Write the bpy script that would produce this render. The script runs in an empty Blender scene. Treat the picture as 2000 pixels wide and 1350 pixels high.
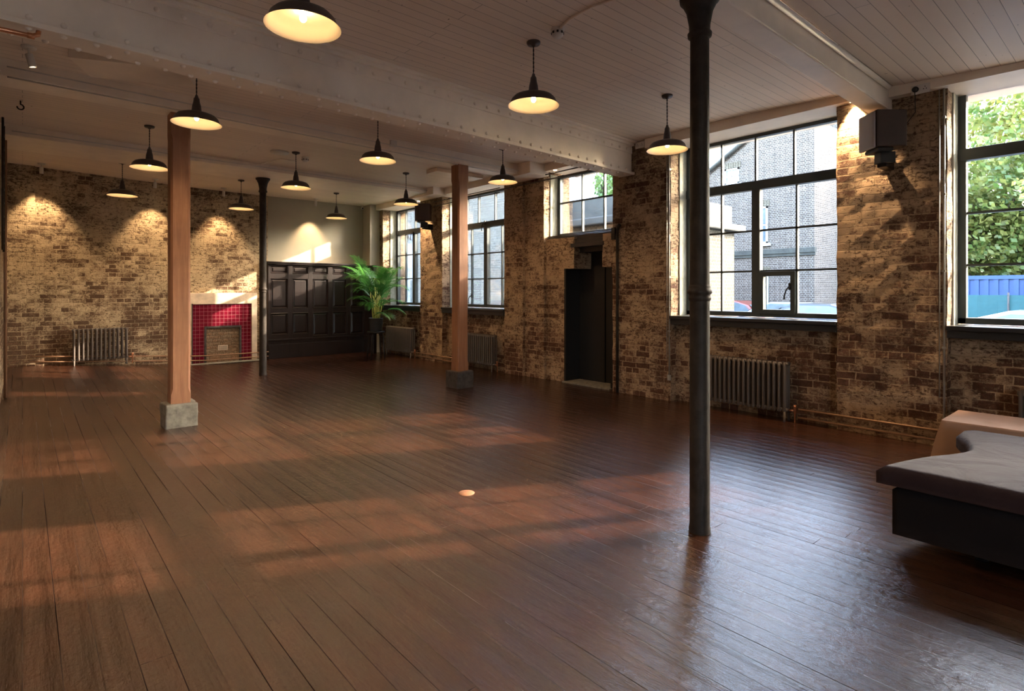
import bpy, math, random
from mathutils import Vector, Matrix, noise
random.seed(7)
C = bpy.context.scene
COL = C.collection
PI = math.pi

# ------------------------------------------------------------------ camera, sky, sun, exposure
EYE = 1.42
cd = bpy.data.cameras.new('camera'); cam = bpy.data.objects.new('camera', cd); COL.objects.link(cam)
cam.location = (0, 0, EYE)
cam.rotation_euler = (PI / 2, 0, -math.radians(41))
cd.sensor_width = 36; cd.lens = 19.8; cd.shift_y = -0.0525; cd.clip_end = 400
C.camera = cam
w = bpy.data.worlds.new('sky'); C.world = w; w.use_nodes = True
nt = w.node_tree; bg = nt.nodes['Background']
sky = nt.nodes.new('ShaderNodeTexSky'); sky.sky_type = 'NISHITA'; sky.sun_disc = False
sky.sun_elevation = math.radians(22); sky.sun_rotation = math.radians(116.6)
sky.air_density = 1.0; sky.dust_density = 2.5; sky.ozone_density = 1.5
mx = nt.nodes.new('ShaderNodeMix'); mx.data_type = 'RGBA'; mx.inputs[0].default_value = 0.5   # thin bright overcast over the clear sky
mx.inputs[7].default_value = (0.80, 0.92, 1.15, 1)
nt.links.new(sky.outputs[0], mx.inputs[6]); nt.links.new(mx.outputs[2], bg.inputs[0]); bg.inputs[1].default_value = 6.0
sd = bpy.data.lights.new('sun', 'SUN'); sd.energy = 14; sd.angle = math.radians(0.6); sd.color = (1, 0.80, 0.60)
so = bpy.data.objects.new('sun', sd); COL.objects.link(so)
el = math.radians(22)
so.rotation_euler = Vector((-0.894 * math.cos(el), 0.447 * math.cos(el), -math.sin(el))).to_track_quat('-Z', 'Y').to_euler()
so.location = (30, -15, 20)
C.view_settings.view_transform = 'Standard'; C.view_settings.look = 'None'
C.view_settings.gamma = 1; C.view_settings.use_curve_mapping = False
C.view_settings.exposure = 1.0
BULB_W = 15.0      # each pendant bulb
SPOT_W = 70.0      # each ceiling spot

# ------------------------------------------------------------------ helpers
class MB:
    def __init__(s): s.v = []; s.f = []; s.uv = []; s.sm = []
    def face(s, pts, uv=None, smooth=False):
        i = len(s.v); s.v += [tuple(p) for p in pts]; s.f.append(tuple(range(i, i + len(pts))))
        if uv is None:
            n = (Vector(pts[1]) - Vector(pts[0])).cross(Vector(pts[2]) - Vector(pts[1]))
            a = [abs(c) for c in n]
            if a[2] >= a[0] and a[2] >= a[1]: uv = [(p[0], p[1]) for p in pts]
            elif a[0] >= a[1]: uv = [(p[1], p[2]) for p in pts]
            else: uv = [(p[0], p[2]) for p in pts]
        s.uv += uv; s.sm.append(smooth)
    def quadpatch(s, a, b, c, d, step=None):
        """a,b,c,d corners; subdivided into cells of about step"""
        a, b, c, d = map(Vector, (a, b, c, d))
        if not step: s.face([a, b, c, d]); return
        n = max(1, round((b - a).length / step)); m = max(1, round((d - a).length / step))
        for i in range(n):
            for j in range(m):
                P = lambda u, v: (a * (1 - u) * (1 - v) + b * u * (1 - v) + c * u * v + d * (1 - u) * v)
                s.face([P(i / n, j / m), P((i + 1) / n, j / m), P((i + 1) / n, (j + 1) / m), P(i / n, (j + 1) / m)])
    def box(s, x0, x1, y0, y1, z0, z1, M=None, step=None, skip=''):
        if x0 > x1: x0, x1 = x1, x0
        if y0 > y1: y0, y1 = y1, y0
        if z0 > z1: z0, z1 = z1, z0
        V = lambda x, y, z: (M @ Vector((x, y, z))) if M else Vector((x, y, z))
        F = {'-z': [(x0, y0, z0), (x0, y1, z0), (x1, y1, z0), (x1, y0, z0)],
             '+z': [(x0, y0, z1), (x1, y0, z1), (x1, y1, z1), (x0, y1, z1)],
             '-y': [(x0, y0, z0), (x1, y0, z0), (x1, y0, z1), (x0, y0, z1)],
             '+y': [(x1, y1, z0), (x0, y1, z0), (x0, y1, z1), (x1, y1, z1)],
             '-x': [(x0, y1, z0), (x0, y0, z0), (x0, y0, z1), (x0, y1, z1)],
             '+x': [(x1, y0, z0), (x1, y1, z0), (x1, y1, z1), (x1, y0, z1)]}
        for k, q in F.items():
            if k in skip.split(): continue
            s.quadpatch(*[V(*p) for p in q], step=step)
    def lathe(s, prof, c=(0, 0, 0), n=24, M=None, smooth=True):
        """prof list of (r,z)"""
        c = Vector(c)
        def P(r, z, k):
            p = Vector((r * math.cos(k), r * math.sin(k), z)) + c
            return M @ p if M else p
        for (r0, z0), (r1, z1) in zip(prof, prof[1:]):
            for i in range(n):
                a, b = 2 * PI * i / n, 2 * PI * (i + 1) / n
                pts = [P(r0, z0, a), P(r0, z0, b), P(r1, z1, b), P(r1, z1, a)]
                if r0 < 1e-6: pts = [pts[0], pts[2], pts[3]]
                elif r1 < 1e-6: pts = [pts[0], pts[1], pts[2]]
                s.face(pts, [(k2 / 10, z0) for k2 in range(len(pts))], smooth)
    def tube(s, pts, r, n=8, cap=True, smooth=True):
        pts = [Vector(p) for p in pts]; rs = r if isinstance(r, (list, tuple)) else [r] * len(pts)
        rings = []
        prev = None
        for i, p in enumerate(pts):
            t = (pts[min(i + 1, len(pts) - 1)] - pts[max(i - 1, 0)]).normalized()
            if prev is None:
                up = Vector((0, 0, 1)) if abs(t.z) < 0.9 else Vector((1, 0, 0))
                a = t.cross(up).normalized()
            else:
                a = (prev - t * prev.dot(t)).normalized()
            prev = a; b = t.cross(a)
            rings.append([p + (a * math.cos(2 * PI * k / n) + b * math.sin(2 * PI * k / n)) * rs[i] for k in range(n)])
        L = 0
        for i in range(len(rings) - 1):
            L2 = L + (pts[i + 1] - pts[i]).length
            for k in range(n):
                k2 = (k + 1) % n
                s.face([rings[i][k], rings[i][k2], rings[i + 1][k2], rings[i + 1][k]],
                       [(k / n * 0.3, L), ((k + 1) / n * 0.3, L), ((k + 1) / n * 0.3, L2), (k / n * 0.3, L2)], smooth)
            L = L2
        if cap:
            s.face(rings[0][::-1]); s.face(rings[-1])
    def build(s, name, mat, parent=None, bevel=0, seg=2, weld=False, warp=None, loc=None):
        me = bpy.data.meshes.new(name)
        vs = s.v if warp is None else [warp(Vector(p)) for p in s.v]
        me.from_pydata([tuple(p) for p in vs], [], s.f)
        uvl = me.uv_layers.new(name='uv')
        uvl.data.foreach_set('uv', [c for q in s.uv for c in q])
        me.polygons.foreach_set('use_smooth', s.sm)
        me.materials.append(mat)
        import bmesh
        bm = bmesh.new(); bm.from_mesh(me)
        bmesh.ops.remove_doubles(bm, verts=bm.verts, dist=1e-5)
        bm.to_mesh(me); bm.free()
        o = bpy.data.objects.new(name, me); COL.objects.link(o)
        if parent: o.parent = parent
        if loc: o.location = loc
        if bevel:
            b = o.modifiers.new('b', 'BEVEL'); b.width = bevel; b.segments = seg; b.limit_method = 'ANGLE'; b.angle_limit = math.radians(40)
        return o

def tag(o, label=None, cat=None, group=None, kind=None):
    if label: o['label'] = label
    if cat: o['category'] = cat
    if group: o['group'] = group
    if kind: o['kind'] = kind
    return o
def thing(name, label, cat, loc=(0, 0, 0), rz=0, group=None):
    o = bpy.data.objects.new(name, None); COL.objects.link(o)
    o.empty_display_size = 0.1
    o.location = loc; o.rotation_euler = (0, 0, rz)
    return tag(o, label, cat, group)
def struct(o): o['kind'] = 'structure'; return o
def copy_tree(o, parent=None):
    c = o.copy(); COL.objects.link(c); c.parent = parent
    for ch in [q for q in list(COL.objects) if q.parent == o]: copy_tree(ch, c)
    return c

# ------------------------------------------------------------------ materials
def M_new(name):
    m = bpy.data.materials.new(name); m.use_nodes = True
    t = m.node_tree; return m, t, t.nodes['Principled BSDF']
def N(t, typ, **kw):
    n = t.nodes.new(typ)
    for k, v in kw.items():
        if k.startswith('i_'):
            key = k[2:]; n.inputs[int(key) if key.isdigit() else key.replace('_', ' ')].default_value = v
        else: setattr(n, k, v)
    return n
def L(t, a, b): t.links.new(a, b)
def ramp(t, fac, stops):
    r = N(t, 'ShaderNodeValToRGB'); e = r.color_ramp.elements
    while len(e) < len(stops): e.new(0.5)
    for q, (p, c) in zip(e, stops):
        q.position = p; q.color = (c, c, c, 1) if not isinstance(c, (tuple, list)) else (*c, 1)
    L(t, fac, r.inputs[0]); return r.outputs[0]
def mix(t, fac, a, b, mode='MIX'):
    n = N(t, 'ShaderNodeMix', data_type='RGBA', blend_type=mode)
    for s, v in ((n.inputs[0], fac), (n.inputs[6], a), (n.inputs[7], b)):
        if isinstance(v, bpy.types.NodeSocket): L(t, v, s)
        else: s.default_value = v if not isinstance(v, (tuple, list)) else (*v, 1)
    return n.outputs[2]
def math_(t, op, a, b=0.0):
    n = N(t, 'ShaderNodeMath', operation=op)
    for s, v in ((n.inputs[0], a), (n.inputs[1], b)):
        if isinstance(v, bpy.types.NodeSocket): L(t, v, s)
        else: s.default_value = v
    return n.outputs[0]
def uvv(t, scale=(1, 1, 1), rot=0, loc=(0, 0, 0)):
    u = N(t, 'ShaderNodeUVMap', uv_map='uv'); mp = N(t, 'ShaderNodeMapping')
    mp.inputs['Scale'].default_value = scale; mp.inputs['Rotation'].default_value = (0, 0, rot); mp.inputs['Location'].default_value = loc
    L(t, u.outputs[0], mp.inputs[0]); return mp.outputs[0]
def objv(t, scale=(1, 1, 1)):
    u = N(t, 'ShaderNodeTexCoord'); mp = N(t, 'ShaderNodeMapping'); mp.inputs['Scale'].default_value = scale
    L(t, u.outputs['Object'], mp.inputs[0]); return mp.outputs[0]
def noise_(t, vec, scale, detail=4, rough=0.5, dist=0):
    n = N(t, 'ShaderNodeTexNoise'); n.inputs['Scale'].default_value = scale; n.inputs['Detail'].default_value = detail
    n.inputs['Roughness'].default_value = rough; n.inputs['Distortion'].default_value = dist
    L(t, vec, n.inputs['Vector']); return n
def bump(t, h, strength, dist, b, prev=None):
    n = N(t, 'ShaderNodeBump'); n.inputs['Strength'].default_value = strength; n.inputs['Distance'].default_value = dist
    L(t, h, n.inputs['Height'])
    if prev: L(t, prev, n.inputs['Normal'])
    if b: L(t, n.outputs[0], b.inputs['Normal'])
    return n.outputs[0]
def simple(name, col, rough=0.5, metal=0, var=0.0, vs=8, bmp=0.0, bs=60, coat=0, spec=None):
    m, t, b = M_new(name)
    b.inputs['Roughness'].default_value = rough; b.inputs['Metallic'].default_value = metal
    b.inputs['Coat Weight'].default_value = coat
    if spec is not None: b.inputs['Specular IOR Level'].default_value = spec
    v = objv(t)
    n = noise_(t, v, vs, 5, 0.6)
    lo = tuple(c * (1 - var) for c in col); hi = tuple(min(1, c * (1 + var)) for c in col)
    L(t, ramp(t, n.outputs[0], [(0.3, lo), (0.7, hi)]), b.inputs['Base Color'])
    if bmp: bump(t, noise_(t, v, bs, 4).outputs[0], bmp, 0.003, b)
    return m

def brick_mat(name, c1, c2, mortar, skin, lo, hi, bw=0.225, bh=0.077, ms=0.007, bumps=0.8, wob=0.008, hmix=None, dark=0.35):
    """c1,c2 brick colours; skin = old limewash left on them; lo/hi thresholds of the wash"""
    m, t, b = M_new(name); b.inputs['Roughness'].default_value = 0.9; b.inputs['Specular IOR Level'].default_value = 0.25
    v = uvv(t)
    wn = noise_(t, v, 9, 3, 0.6)
    sub = N(t, 'ShaderNodeVectorMath', operation='MULTIPLY_ADD')
    L(t, wn.outputs['Color'], sub.inputs[0]); sub.inputs[1].default_value = (wob * 2, wob * 2, 0); L(t, v, sub.inputs[2])
    br = N(t, 'ShaderNodeTexBrick', offset=0.5, offset_frequency=2, squash=0.5, squash_frequency=2)
    L(t, sub.outputs[0], br.inputs['Vector'])
    br.inputs['Scale'].default_value = 1; br.inputs['Brick Width'].default_value = bw; br.inputs['Row Height'].default_value = bh
    br.inputs['Mortar Size'].default_value = ms; br.inputs['Mortar Smooth'].default_value = 0.6; br.inputs['Bias'].default_value = 0
    br.inputs['Color1'].default_value = (*c1, 1); br.inputs['Color2'].default_value = (*c2, 1); br.inputs['Mortar'].default_value = (*mortar, 1)
    big = noise_(t, v, 0.9, 3, 0.55); mid = noise_(t, v, 5, 5, 0.65); fine = noise_(t, v, 38, 6, 0.75)
    col = mix(t, ramp(t, fine.outputs[0], [(0.35, 0.0), (0.62, 1.0)]), br.outputs[0], tuple(c * dark for c in c1), 'MIX')
    # limewash mask: fine crumble + patches; mortar keeps more of it
    a = math_(t, 'MULTIPLY', mid.outputs[0], 0.55); a2 = math_(t, 'MULTIPLY', fine.outputs[0], 0.5)
    s_ = math_(t, 'ADD', a, a2); s_ = math_(t, 'ADD', s_, math_(t, 'MULTIPLY', big.outputs[0], 0.75))
    s_ = math_(t, 'ADD', s_, math_(t, 'MULTIPLY', br.outputs['Fac'], 0.10))
    br2 = N(t, 'ShaderNodeTexBrick', offset=0.5, offset_frequency=2, squash=0.5, squash_frequency=2); L(t, sub.outputs[0], br2.inputs['Vector'])
    br2.inputs['Scale'].default_value = 1; br2.inputs['Brick Width'].default_value = bw; br2.inputs['Row Height'].default_value = bh; br2.inputs['Mortar Size'].default_value = ms * 1.3; br2.inputs['Mortar Smooth'].default_value = 1.0
    br2.inputs['Color1'].default_value = (0, 0, 0, 1); br2.inputs['Color2'].default_value = (1, 1, 1, 1); br2.inputs['Mortar'].default_value = (0, 0, 0, 1)
    s_ = math_(t, 'ADD', s_, math_(t, 'MULTIPLY', ramp(t, br2.outputs[0], [(0.45, 0.0), (0.9, 1.0)]), -0.12))
    if hmix:   # wash worn away towards the dado
        sep = N(t, 'ShaderNodeSeparateXYZ'); L(t, v, sep.inputs[0])
        mr = N(t, 'ShaderNodeMapRange'); L(t, sep.outputs[1], mr.inputs[0]); mr.inputs[1].default_value = hmix[0]; mr.inputs[2].default_value = hmix[1]
        mr.inputs[3].default_value = -hmix[2]; mr.inputs[4].default_value = 0.0; s_ = math_(t, 'ADD', s_, mr.outputs[0])
    mask = ramp(t, s_, [(lo, 0.0), (hi, 1.0)])
    skin_c = mix(t, mid.outputs[0], tuple(c * 0.75 for c in skin), tuple(min(1, c * 1.2) for c in skin))
    pv = uvv(t, scale=(0.75, 1.25, 1)); pit = noise_(t, pv, 24, 7, 0.8, 0.3); pm_ = noise_(t, v, 2.6, 3, 0.6)
    pt = math_(t, 'ADD', pit.outputs[0], math_(t, 'MULTIPLY', pm_.outputs[0], 0.25))
    pits = ramp(t, pt, [(0.545, 0.85), (0.60, 0.0)])
    jt = math_(t, 'MULTIPLY', ramp(t, br.outputs['Fac'], [(0.4, 0.0), (0.9, 1.0)]), ramp(t, pm_.outputs[0], [(0.4, 0.55), (0.65, 0.1)]))
    skin_c = mix(t, jt, skin_c, tuple(c * 0.45 for c in skin))
    col = mix(t, mask, col, skin_c)
    col = mix(t, pits, col, tuple(c * 0.38 for c in c1))
    L(t, col, b.inputs['Base Color'])
    h = math_(t, 'MULTIPLY', br.outputs['Fac'], -0.6)
    h = math_(t, 'ADD', h, math_(t, 'MULTIPLY', fine.outputs[0], 0.9)); h = math_(t, 'ADD', h, math_(t, 'MULTIPLY', mask, 0.25)); h = math_(t, 'ADD', h, math_(t, 'MULTIPLY', pits, -0.5))
    bump(t, h, bumps, 0.012, b)
    return m

mt = {}
mt['brick'] = brick_mat('worn_brick', (0.20, 0.092, 0.055), (0.12, 0.055, 0.038), (0.29, 0.20, 0.125), (0.45, 0.315, 0.20), 0.70, 0.86, hmix=(0.7, 1.7, 0.10))
mt['brick_far'] = brick_mat('worn_brick_far', (0.22, 0.125, 0.075), (0.13, 0.075, 0.045), (0.36, 0.28, 0.18), (0.52, 0.40, 0.26), 0.71, 0.87, hmix=(0.8, 1.7, 0.14))
mt['brick_out'] = brick_mat('london_stock_brick', (0.14, 0.105, 0.082), (0.050, 0.037, 0.030), (0.38, 0.345, 0.30), (0.45, 0.42, 0.36), 1.15, 1.35, ms=0.014, bumps=0.3, wob=0.003)
mt['brick_near'] = brick_mat('yellow_stock_brick', (0.15, 0.12, 0.08), (0.09, 0.068, 0.045), (0.30, 0.27, 0.22), (0.6, 0.5, 0.4), 1.15, 1.35, ms=0.012, bumps=0.4, wob=0.003)
mt['brick_pale'] = brick_mat('pale_stock_brick', (0.40, 0.35, 0.28), (0.26, 0.21, 0.17), (0.55, 0.52, 0.47), (0.6, 0.5, 0.4), 1.15, 1.35, ms=0.014, bumps=0.3, wob=0.003)
mt['infill'] = brick_mat('infill_brick', (0.50, 0.30, 0.17), (0.42, 0.33, 0.22), (0.24, 0.20, 0.14), (0.5, 0.42, 0.3), 1.0, 1.3, bw=0.2, bh=0.068, ms=0.009, wob=0.006)

def floor_mat():
    m, t, b = M_new('varnished_boards')
    v = uvv(t, rot=PI / 2)      # boards run along y
    br = N(t, 'ShaderNodeTexBrick', offset=0.0, offset_frequency=2, squash=1)
    sx = N(t, 'ShaderNodeSeparateXYZ'); L(t, v, sx.inputs[0])
    row = math_(t, 'FLOOR', math_(t, 'DIVIDE', sx.outputs[1], 0.112)); wn = N(t, 'ShaderNodeTexWhiteNoise', noise_dimensions='1D'); L(t, row, wn.inputs['W'])
    cx = N(t, 'ShaderNodeCombineXYZ'); L(t, math_(t, 'ADD', sx.outputs[0], math_(t, 'MULTIPLY', wn.outputs[0], 9.0)), cx.inputs[0]); L(t, sx.outputs[1], cx.inputs[1])
    L(t, cx.outputs[0], br.inputs['Vector']); br.inputs['Scale'].default_value = 1; br.inputs['Brick Width'].default_value = 4.6; br.inputs['Row Height'].default_value = 0.112
    br.inputs['Mortar Size'].default_value = 0.0019; br.inputs['Mortar Smooth'].default_value = 0.3; br.inputs['Bias'].default_value = -0.1
    br.inputs['Color1'].default_value = (0.050, 0.0165, 0.0085, 1); br.inputs['Color2'].default_value = (0.028, 0.0098, 0.0055, 1); br.inputs['Mortar'].default_value = (0.03, 0.013, 0.007, 1)
    vg = uvv(t, scale=(26, 1.1, 1)); grain = noise_(t, vg, 3, 8, 0.7, 0.4)
    vs_ = uvv(t, scale=(1, 0.5, 1)); st = noise_(t, vs_, 0.9, 3, 0.5); fine = noise_(t, uvv(t, scale=(1, 0.55, 1)), 38, 5, 0.7)
    c = mix(t, ramp(t, grain.outputs[0], [(0.35, 0.0), (0.68, 1.0)]), br.outputs[0], (0.070, 0.026, 0.012), 'MIX')
    c = mix(t, 0.55, br.outputs[0], c)
    c = mix(t, ramp(t, st.outputs[0], [(0.30, 0.4), (0.75, 0.0)]), c, (0.030, 0.014, 0.009))
    gap = math_(t, 'MULTIPLY', ramp(t, br.outputs['Fac'], [(0.1, 0.0), (0.6, 1.0)]), ramp(t, noise_(t, uvv(t, scale=(8, 0.5, 1)), 1.5, 3).outputs[0], [(0.40, 0.1), (0.60, 1.0)]))
    c = mix(t, math_(t, 'MULTIPLY', gap, 0.9), c, (0.004, 0.002, 0.002))
    worn = noise_(t, uvv(t, scale=(2.5, 0.8, 1)), 3.5, 6, 0.7, 0.5)
    c = mix(t, ramp(t, worn.outputs[0], [(0.42, 0.55), (0.56, 0.0)]), c, (0.018, 0.008, 0.005))
    c = mix(t, ramp(t, noise_(t, uvv(t), 13, 3).outputs[0], [(0.27, 0.9), (0.31, 0.0)]), c, (0.006, 0.003, 0.003))
    L(t, c, b.inputs['Base Color'])
    r = ramp(t, st.outputs[0], [(0.3, 0.10), (0.7, 0.20)])
    L(t, math_(t, 'ADD', r, math_(t, 'MULTIPLY', gap, 0.6)), b.inputs['Roughness']); L(t, math_(t, 'SUBTRACT', 0.85, math_(t, 'MULTIPLY', gap, 0.8)), b.inputs['Specular IOR Level'])
    # cupped boards + grain + seams
    sep = N(t, 'ShaderNodeSeparateXYZ'); L(t, uvv(t), sep.inputs[0])
    ph = math_(t, 'MULTIPLY', sep.outputs[0], 2 * PI / 0.112)
    cup = math_(t, 'MULTIPLY', math_(t, 'COSINE', ph), 0.0013)
    h = math_(t, 'ADD', cup, math_(t, 'MULTIPLY', gap, -0.003))
    h = math_(t, 'ADD', h, math_(t, 'MULTIPLY', grain.outputs[0], 0.0020))
    h = math_(t, 'ADD', h, math_(t, 'MULTIPLY', fine.outputs[0], 0.0042))
    mid = noise_(t, uvv(t, scale=(9, 0.9, 1)), 2.6, 5, 0.6, 0.2)
    h = math_(t, 'ADD', h, math_(t, 'MULTIPLY', mid.outputs[0], 0.0060))
    n = N(t, 'ShaderNodeBump'); n.inputs['Strength'].default_value = 1.0; n.inputs['Distance'].default_value = 1.0
    L(t, h, n.inputs['Height']); L(t, n.outputs[0], b.inputs['Normal'])
    return m
mt['floor'] = floor_mat()

def board_paint(name, col, pitch=0.098, amt=0.35):
    m, t, b = M_new(name); b.inputs['Roughness'].default_value = 0.55
    v = uvv(t)
    br = N(t, 'ShaderNodeTexBrick', offset=0.43, offset_frequency=2, squash=1); L(t, v, br.inputs['Vector'])
    br.inputs['Scale'].default_value = 1; br.inputs['Brick Width'].default_value = 4.3; br.inputs['Row Height'].default_value = pitch
    br.inputs['Mortar Size'].default_value = 0.0025; br.inputs['Mortar Smooth'].default_value = 0.4
    br.inputs['Color1'].default_value = (*col, 1); br.inputs['Color2'].default_value = (*[c * 0.93 for c in col], 1)
    br.inputs['Mortar'].default_value = (*[c * amt for c in col], 1)
    n = noise_(t, v, 2.3, 5, 0.6); n2 = noise_(t, v, 60, 3)
    specks = ramp(t, noise_(t, v, 22, 2).outputs[0], [(0.24, 1.0), (0.27, 0.0)])
    c = mix(t, ramp(t, n.outputs[0], [(0.3, 0.14), (0.7, 0.0)]), br.outputs[0], tuple(q * 0.6 for q in col))
    c = mix(t, specks, c, (0.12, 0.09, 0.07))
    L(t, c, b.inputs['Base Color'])
    h = math_(t, 'ADD', math_(t, 'MULTIPLY', br.outputs['Fac'], -0.5), math_(t, 'MULTIPLY', n2.outputs[0], 0.06))
    bump(t, h, 0.8, 0.006, b); return m
mt['ceiling'] = board_paint('painted_boards', (0.80, 0.68, 0.57))
mt['paint'] = simple('cream_gloss_paint', (0.80, 0.70, 0.59), 0.5, var=0.08, vs=3, bmp=0.25, bs=25)
mt['plaster'] = simple('olive_grey_plaster', (0.40, 0.36, 0.28), 0.8, var=0.05, vs=2)
mt['cream_plaster'] = simple('bare_plaster', (0.70, 0.56, 0.42), 0.85, var=0.22, vs=7, bmp=0.3, bs=30)
mt['window_paint'] = simple('grey_green_paint', (0.045, 0.058, 0.060), 0.42, var=0.1)
mt['sill_paint'] = simple('black_sill_paint', (0.022, 0.023, 0.026), 0.28)
mt['jamb'] = simple('lime_rendered_jamb', (0.42, 0.42, 0.34), 0.85, var=0.2, vs=12, bmp=0.4, bs=40)
mt['black'] = simple('black_paint', (0.010, 0.010, 0.011), 0.45)
mt['iron'] = simple('black_cast_iron', (0.030, 0.022, 0.017), 0.6, spec=0.25, var=0.5, vs=10, bmp=0.8, bs=38)
mt['shade'] = simple('black_enamel', (0.06, 0.048, 0.045), 0.4)
mt['shade_in'] = simple('white_enamel_inside', (0.86, 0.80, 0.68), 0.35)
mt['rad'] = simple('grey_cast_iron', (0.10, 0.080, 0.068), 0.6, metal=0.0, spec=0.3)
mt['white'] = simple('white_plastic', (0.62, 0.58, 0.53), 0.45)
mt['copper'] = simple('copper_pipe', (0.55, 0.25, 0.13), 0.3, metal=0.9, var=0.15)
mt['pipe'] = simple('dusty_copper_pipe', (0.30, 0.17, 0.10), 0.5, metal=0.5, var=0.2)
mt['galv'] = simple('galvanised_conduit', (0.42, 0.40, 0.36), 0.4, metal=0.5)
mt['stone'] = simple('rough_stone', (0.17, 0.155, 0.125), 0.9, var=0.35, vs=16, bmp=0.9, bs=24)
mt['stone_dark'] = simple('dark_stone', (0.055, 0.045, 0.04), 0.9, var=0.4, vs=16, bmp=0.9, bs=24)
mt['coping'] = simple('weathered_coping', (0.038, 0.037, 0.030), 0.9, var=0.3, vs=5, bmp=0.6, bs=14)
mt['asphalt'] = simple('yard_tarmac', (0.06, 0.06, 0.062), 0.9, var=0.15, vs=3)
mt['render'] = simple('white_render', (0.34, 0.34, 0.33), 0.85, var=0.04)
mt['white_frame'] = simple('white_sash_paint', (0.36, 0.36, 0.35), 0.4)
mt['dark_glass'] = simple('dark_window_glass', (0.08, 0.10, 0.11), 0.15, var=0.25, vs=3)
mt['blue'] = simple('blue_container_paint', (0.012, 0.04, 0.14), 0.5, var=0.08)
mt['teal'] = simple('turquoise_netting', (0.012, 0.068, 0.072), 0.7, var=0.1)
mt['car_dark'] = simple('dark_car_paint', (0.012, 0.015, 0.018), 0.3, coat=0.2)
mt['car_silver'] = simple('silver_car_paint', (0.16, 0.165, 0.17), 0.35, metal=0.2, coat=0.6)
mt['car_white'] = simple('white_car_paint', (0.30, 0.30, 0.31), 0.2, coat=0.8)
mt['car_red'] = simple('red_car_paint', (0.14, 0.03, 0.02), 0.3, coat=0.3)
mt['rubber'] = simple('tyre_rubber', (0.02, 0.02, 0.02), 0.8)
mt['speaker'] = simple('dark_walnut_veneer', (0.040, 0.020, 0.014), 0.5, var=0.3, vs=4)
mt['grille'] = simple('silver_grey_grille_cloth', (0.28, 0.25, 0.26), 0.35, metal=0.3)
mt['pot'] = simple('charcoal_plant_pot', (0.020, 0.021, 0.024), 0.5)
mt['bark'] = simple('dark_bark', (0.09, 0.06, 0.045), 0.9, var=0.3, bmp=0.6, bs=15)
mt['cane'] = simple('green_palm_cane', (0.42, 0.46, 0.10), 0.45, var=0.35, vs=10)
mt['soil'] = simple('potting_soil', (0.03, 0.02, 0.015), 0.95)

def slate_mat():
    m, t, b = M_new('roof_slates'); b.inputs['Roughness'].default_value = 0.6
    br = N(t, 'ShaderNodeTexBrick'); L(t, uvv(t), br.inputs['Vector']); br.inputs['Scale'].default_value = 1
    br.inputs['Brick Width'].default_value = 0.3; br.inputs['Row Height'].default_value = 0.25; br.inputs['Mortar Size'].default_value = 0.012
    br.inputs['Color1'].default_value = (0.20, 0.22, 0.25, 1); br.inputs['Color2'].default_value = (0.13, 0.145, 0.17, 1); br.inputs['Mortar'].default_value = (0.05, 0.05, 0.055, 1)
    L(t, br.outputs[0], b.inputs['Base Color']); bump(t, br.outputs['Fac'], -0.6, 0.02, b); return m
mt['slate'] = slate_mat()
def wood_mat(name, a, bcol, rough=0.5, vert=True, fl=0.5):
    m, t, b = M_new(name); b.inputs['Roughness'].default_value = rough
    v = objv(t, scale=(14, 14, 0.9) if vert else (0.9, 14, 14))
    n = noise_(t, v, 2.2, 8, 0.65, 0.6); n2 = noise_(t, objv(t), 2.0, 4, 0.6)
    c = mix(t, ramp(t, n.outputs[0], [(0.3, 0.0), (0.7, 1.0)]), a, bcol)
    c = mix(t, ramp(t, n2.outputs[0], [(0.45, 0.0), (0.7, fl)]), c, tuple(q * 0.45 for q in a))
    L(t, c, b.inputs['Base Color']); bump(t, n.outputs[0], 0.35, 0.004, b); return m
mt['post'] = wood_mat('old_pine_post', (0.34, 0.155, 0.075), (0.21, 0.088, 0.043), 0.55)
mt['oak'] = wood_mat('black_stained_oak', (0.010, 0.0065, 0.0065), (0.022, 0.012, 0.011), 0.40)
def tile_mat():
    m, t, b = M_new('crimson_glazed_tiles'); b.inputs['Roughness'].default_value = 0.12
    br = N(t, 'ShaderNodeTexBrick', offset=0.0, squash=1); L(t, uvv(t), br.inputs['Vector']); br.inputs['Scale'].default_value = 1
    br.inputs['Brick Width'].default_value = 0.0727; br.inputs['Row Height'].default_value = 0.0727; br.inputs['Mortar Size'].default_value = 0.0016
    br.inputs['Color1'].default_value = (0.17, 0.008, 0.024, 1); br.inputs['Color2'].default_value = (0.11, 0.006, 0.016, 1); br.inputs['Mortar'].default_value = (0.50, 0.22, 0.24, 1)
    L(t, br.outputs[0], b.inputs['Base Color']); bump(t, br.outputs['Fac'], -0.4, 0.004, b); return m
mt['tile'] = tile_mat()
def cloth_mat(name, col, s=180, rough=0.9, sheen=0.3, fold=0.4):
    m, t, b = M_new(name); b.inputs['Roughness'].default_value = rough; b.inputs['Sheen Weight'].default_value = sheen; b.inputs['Specular IOR Level'].default_value = 0.12
    v = objv(t); n = noise_(t, v, 3.0, 4, 0.55, 0.8); wv = noise_(t, v, s, 2)
    L(t, mix(t, n.outputs[0], tuple(c * 0.78 for c in col), tuple(c * 1.2 for c in col)), b.inputs['Base Color'])
    nn = bump(t, n.outputs[0], fold, 0.05, None); bump(t, wv.outputs[0], 0.3, 0.002, b, nn); return m
mt['velvet'] = cloth_mat('mauve_brown_velvet', (0.027, 0.015, 0.016), sheen=0.08, fold=0.7)
mt['velvet_dark'] = cloth_mat('dark_brown_upholstery', (0.012, 0.009, 0.009), sheen=0.0)
mt['hessian'] = cloth_mat('tan_linen', (0.37, 0.23, 0.16), s=260, sheen=0.1, fold=0.2)
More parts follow.
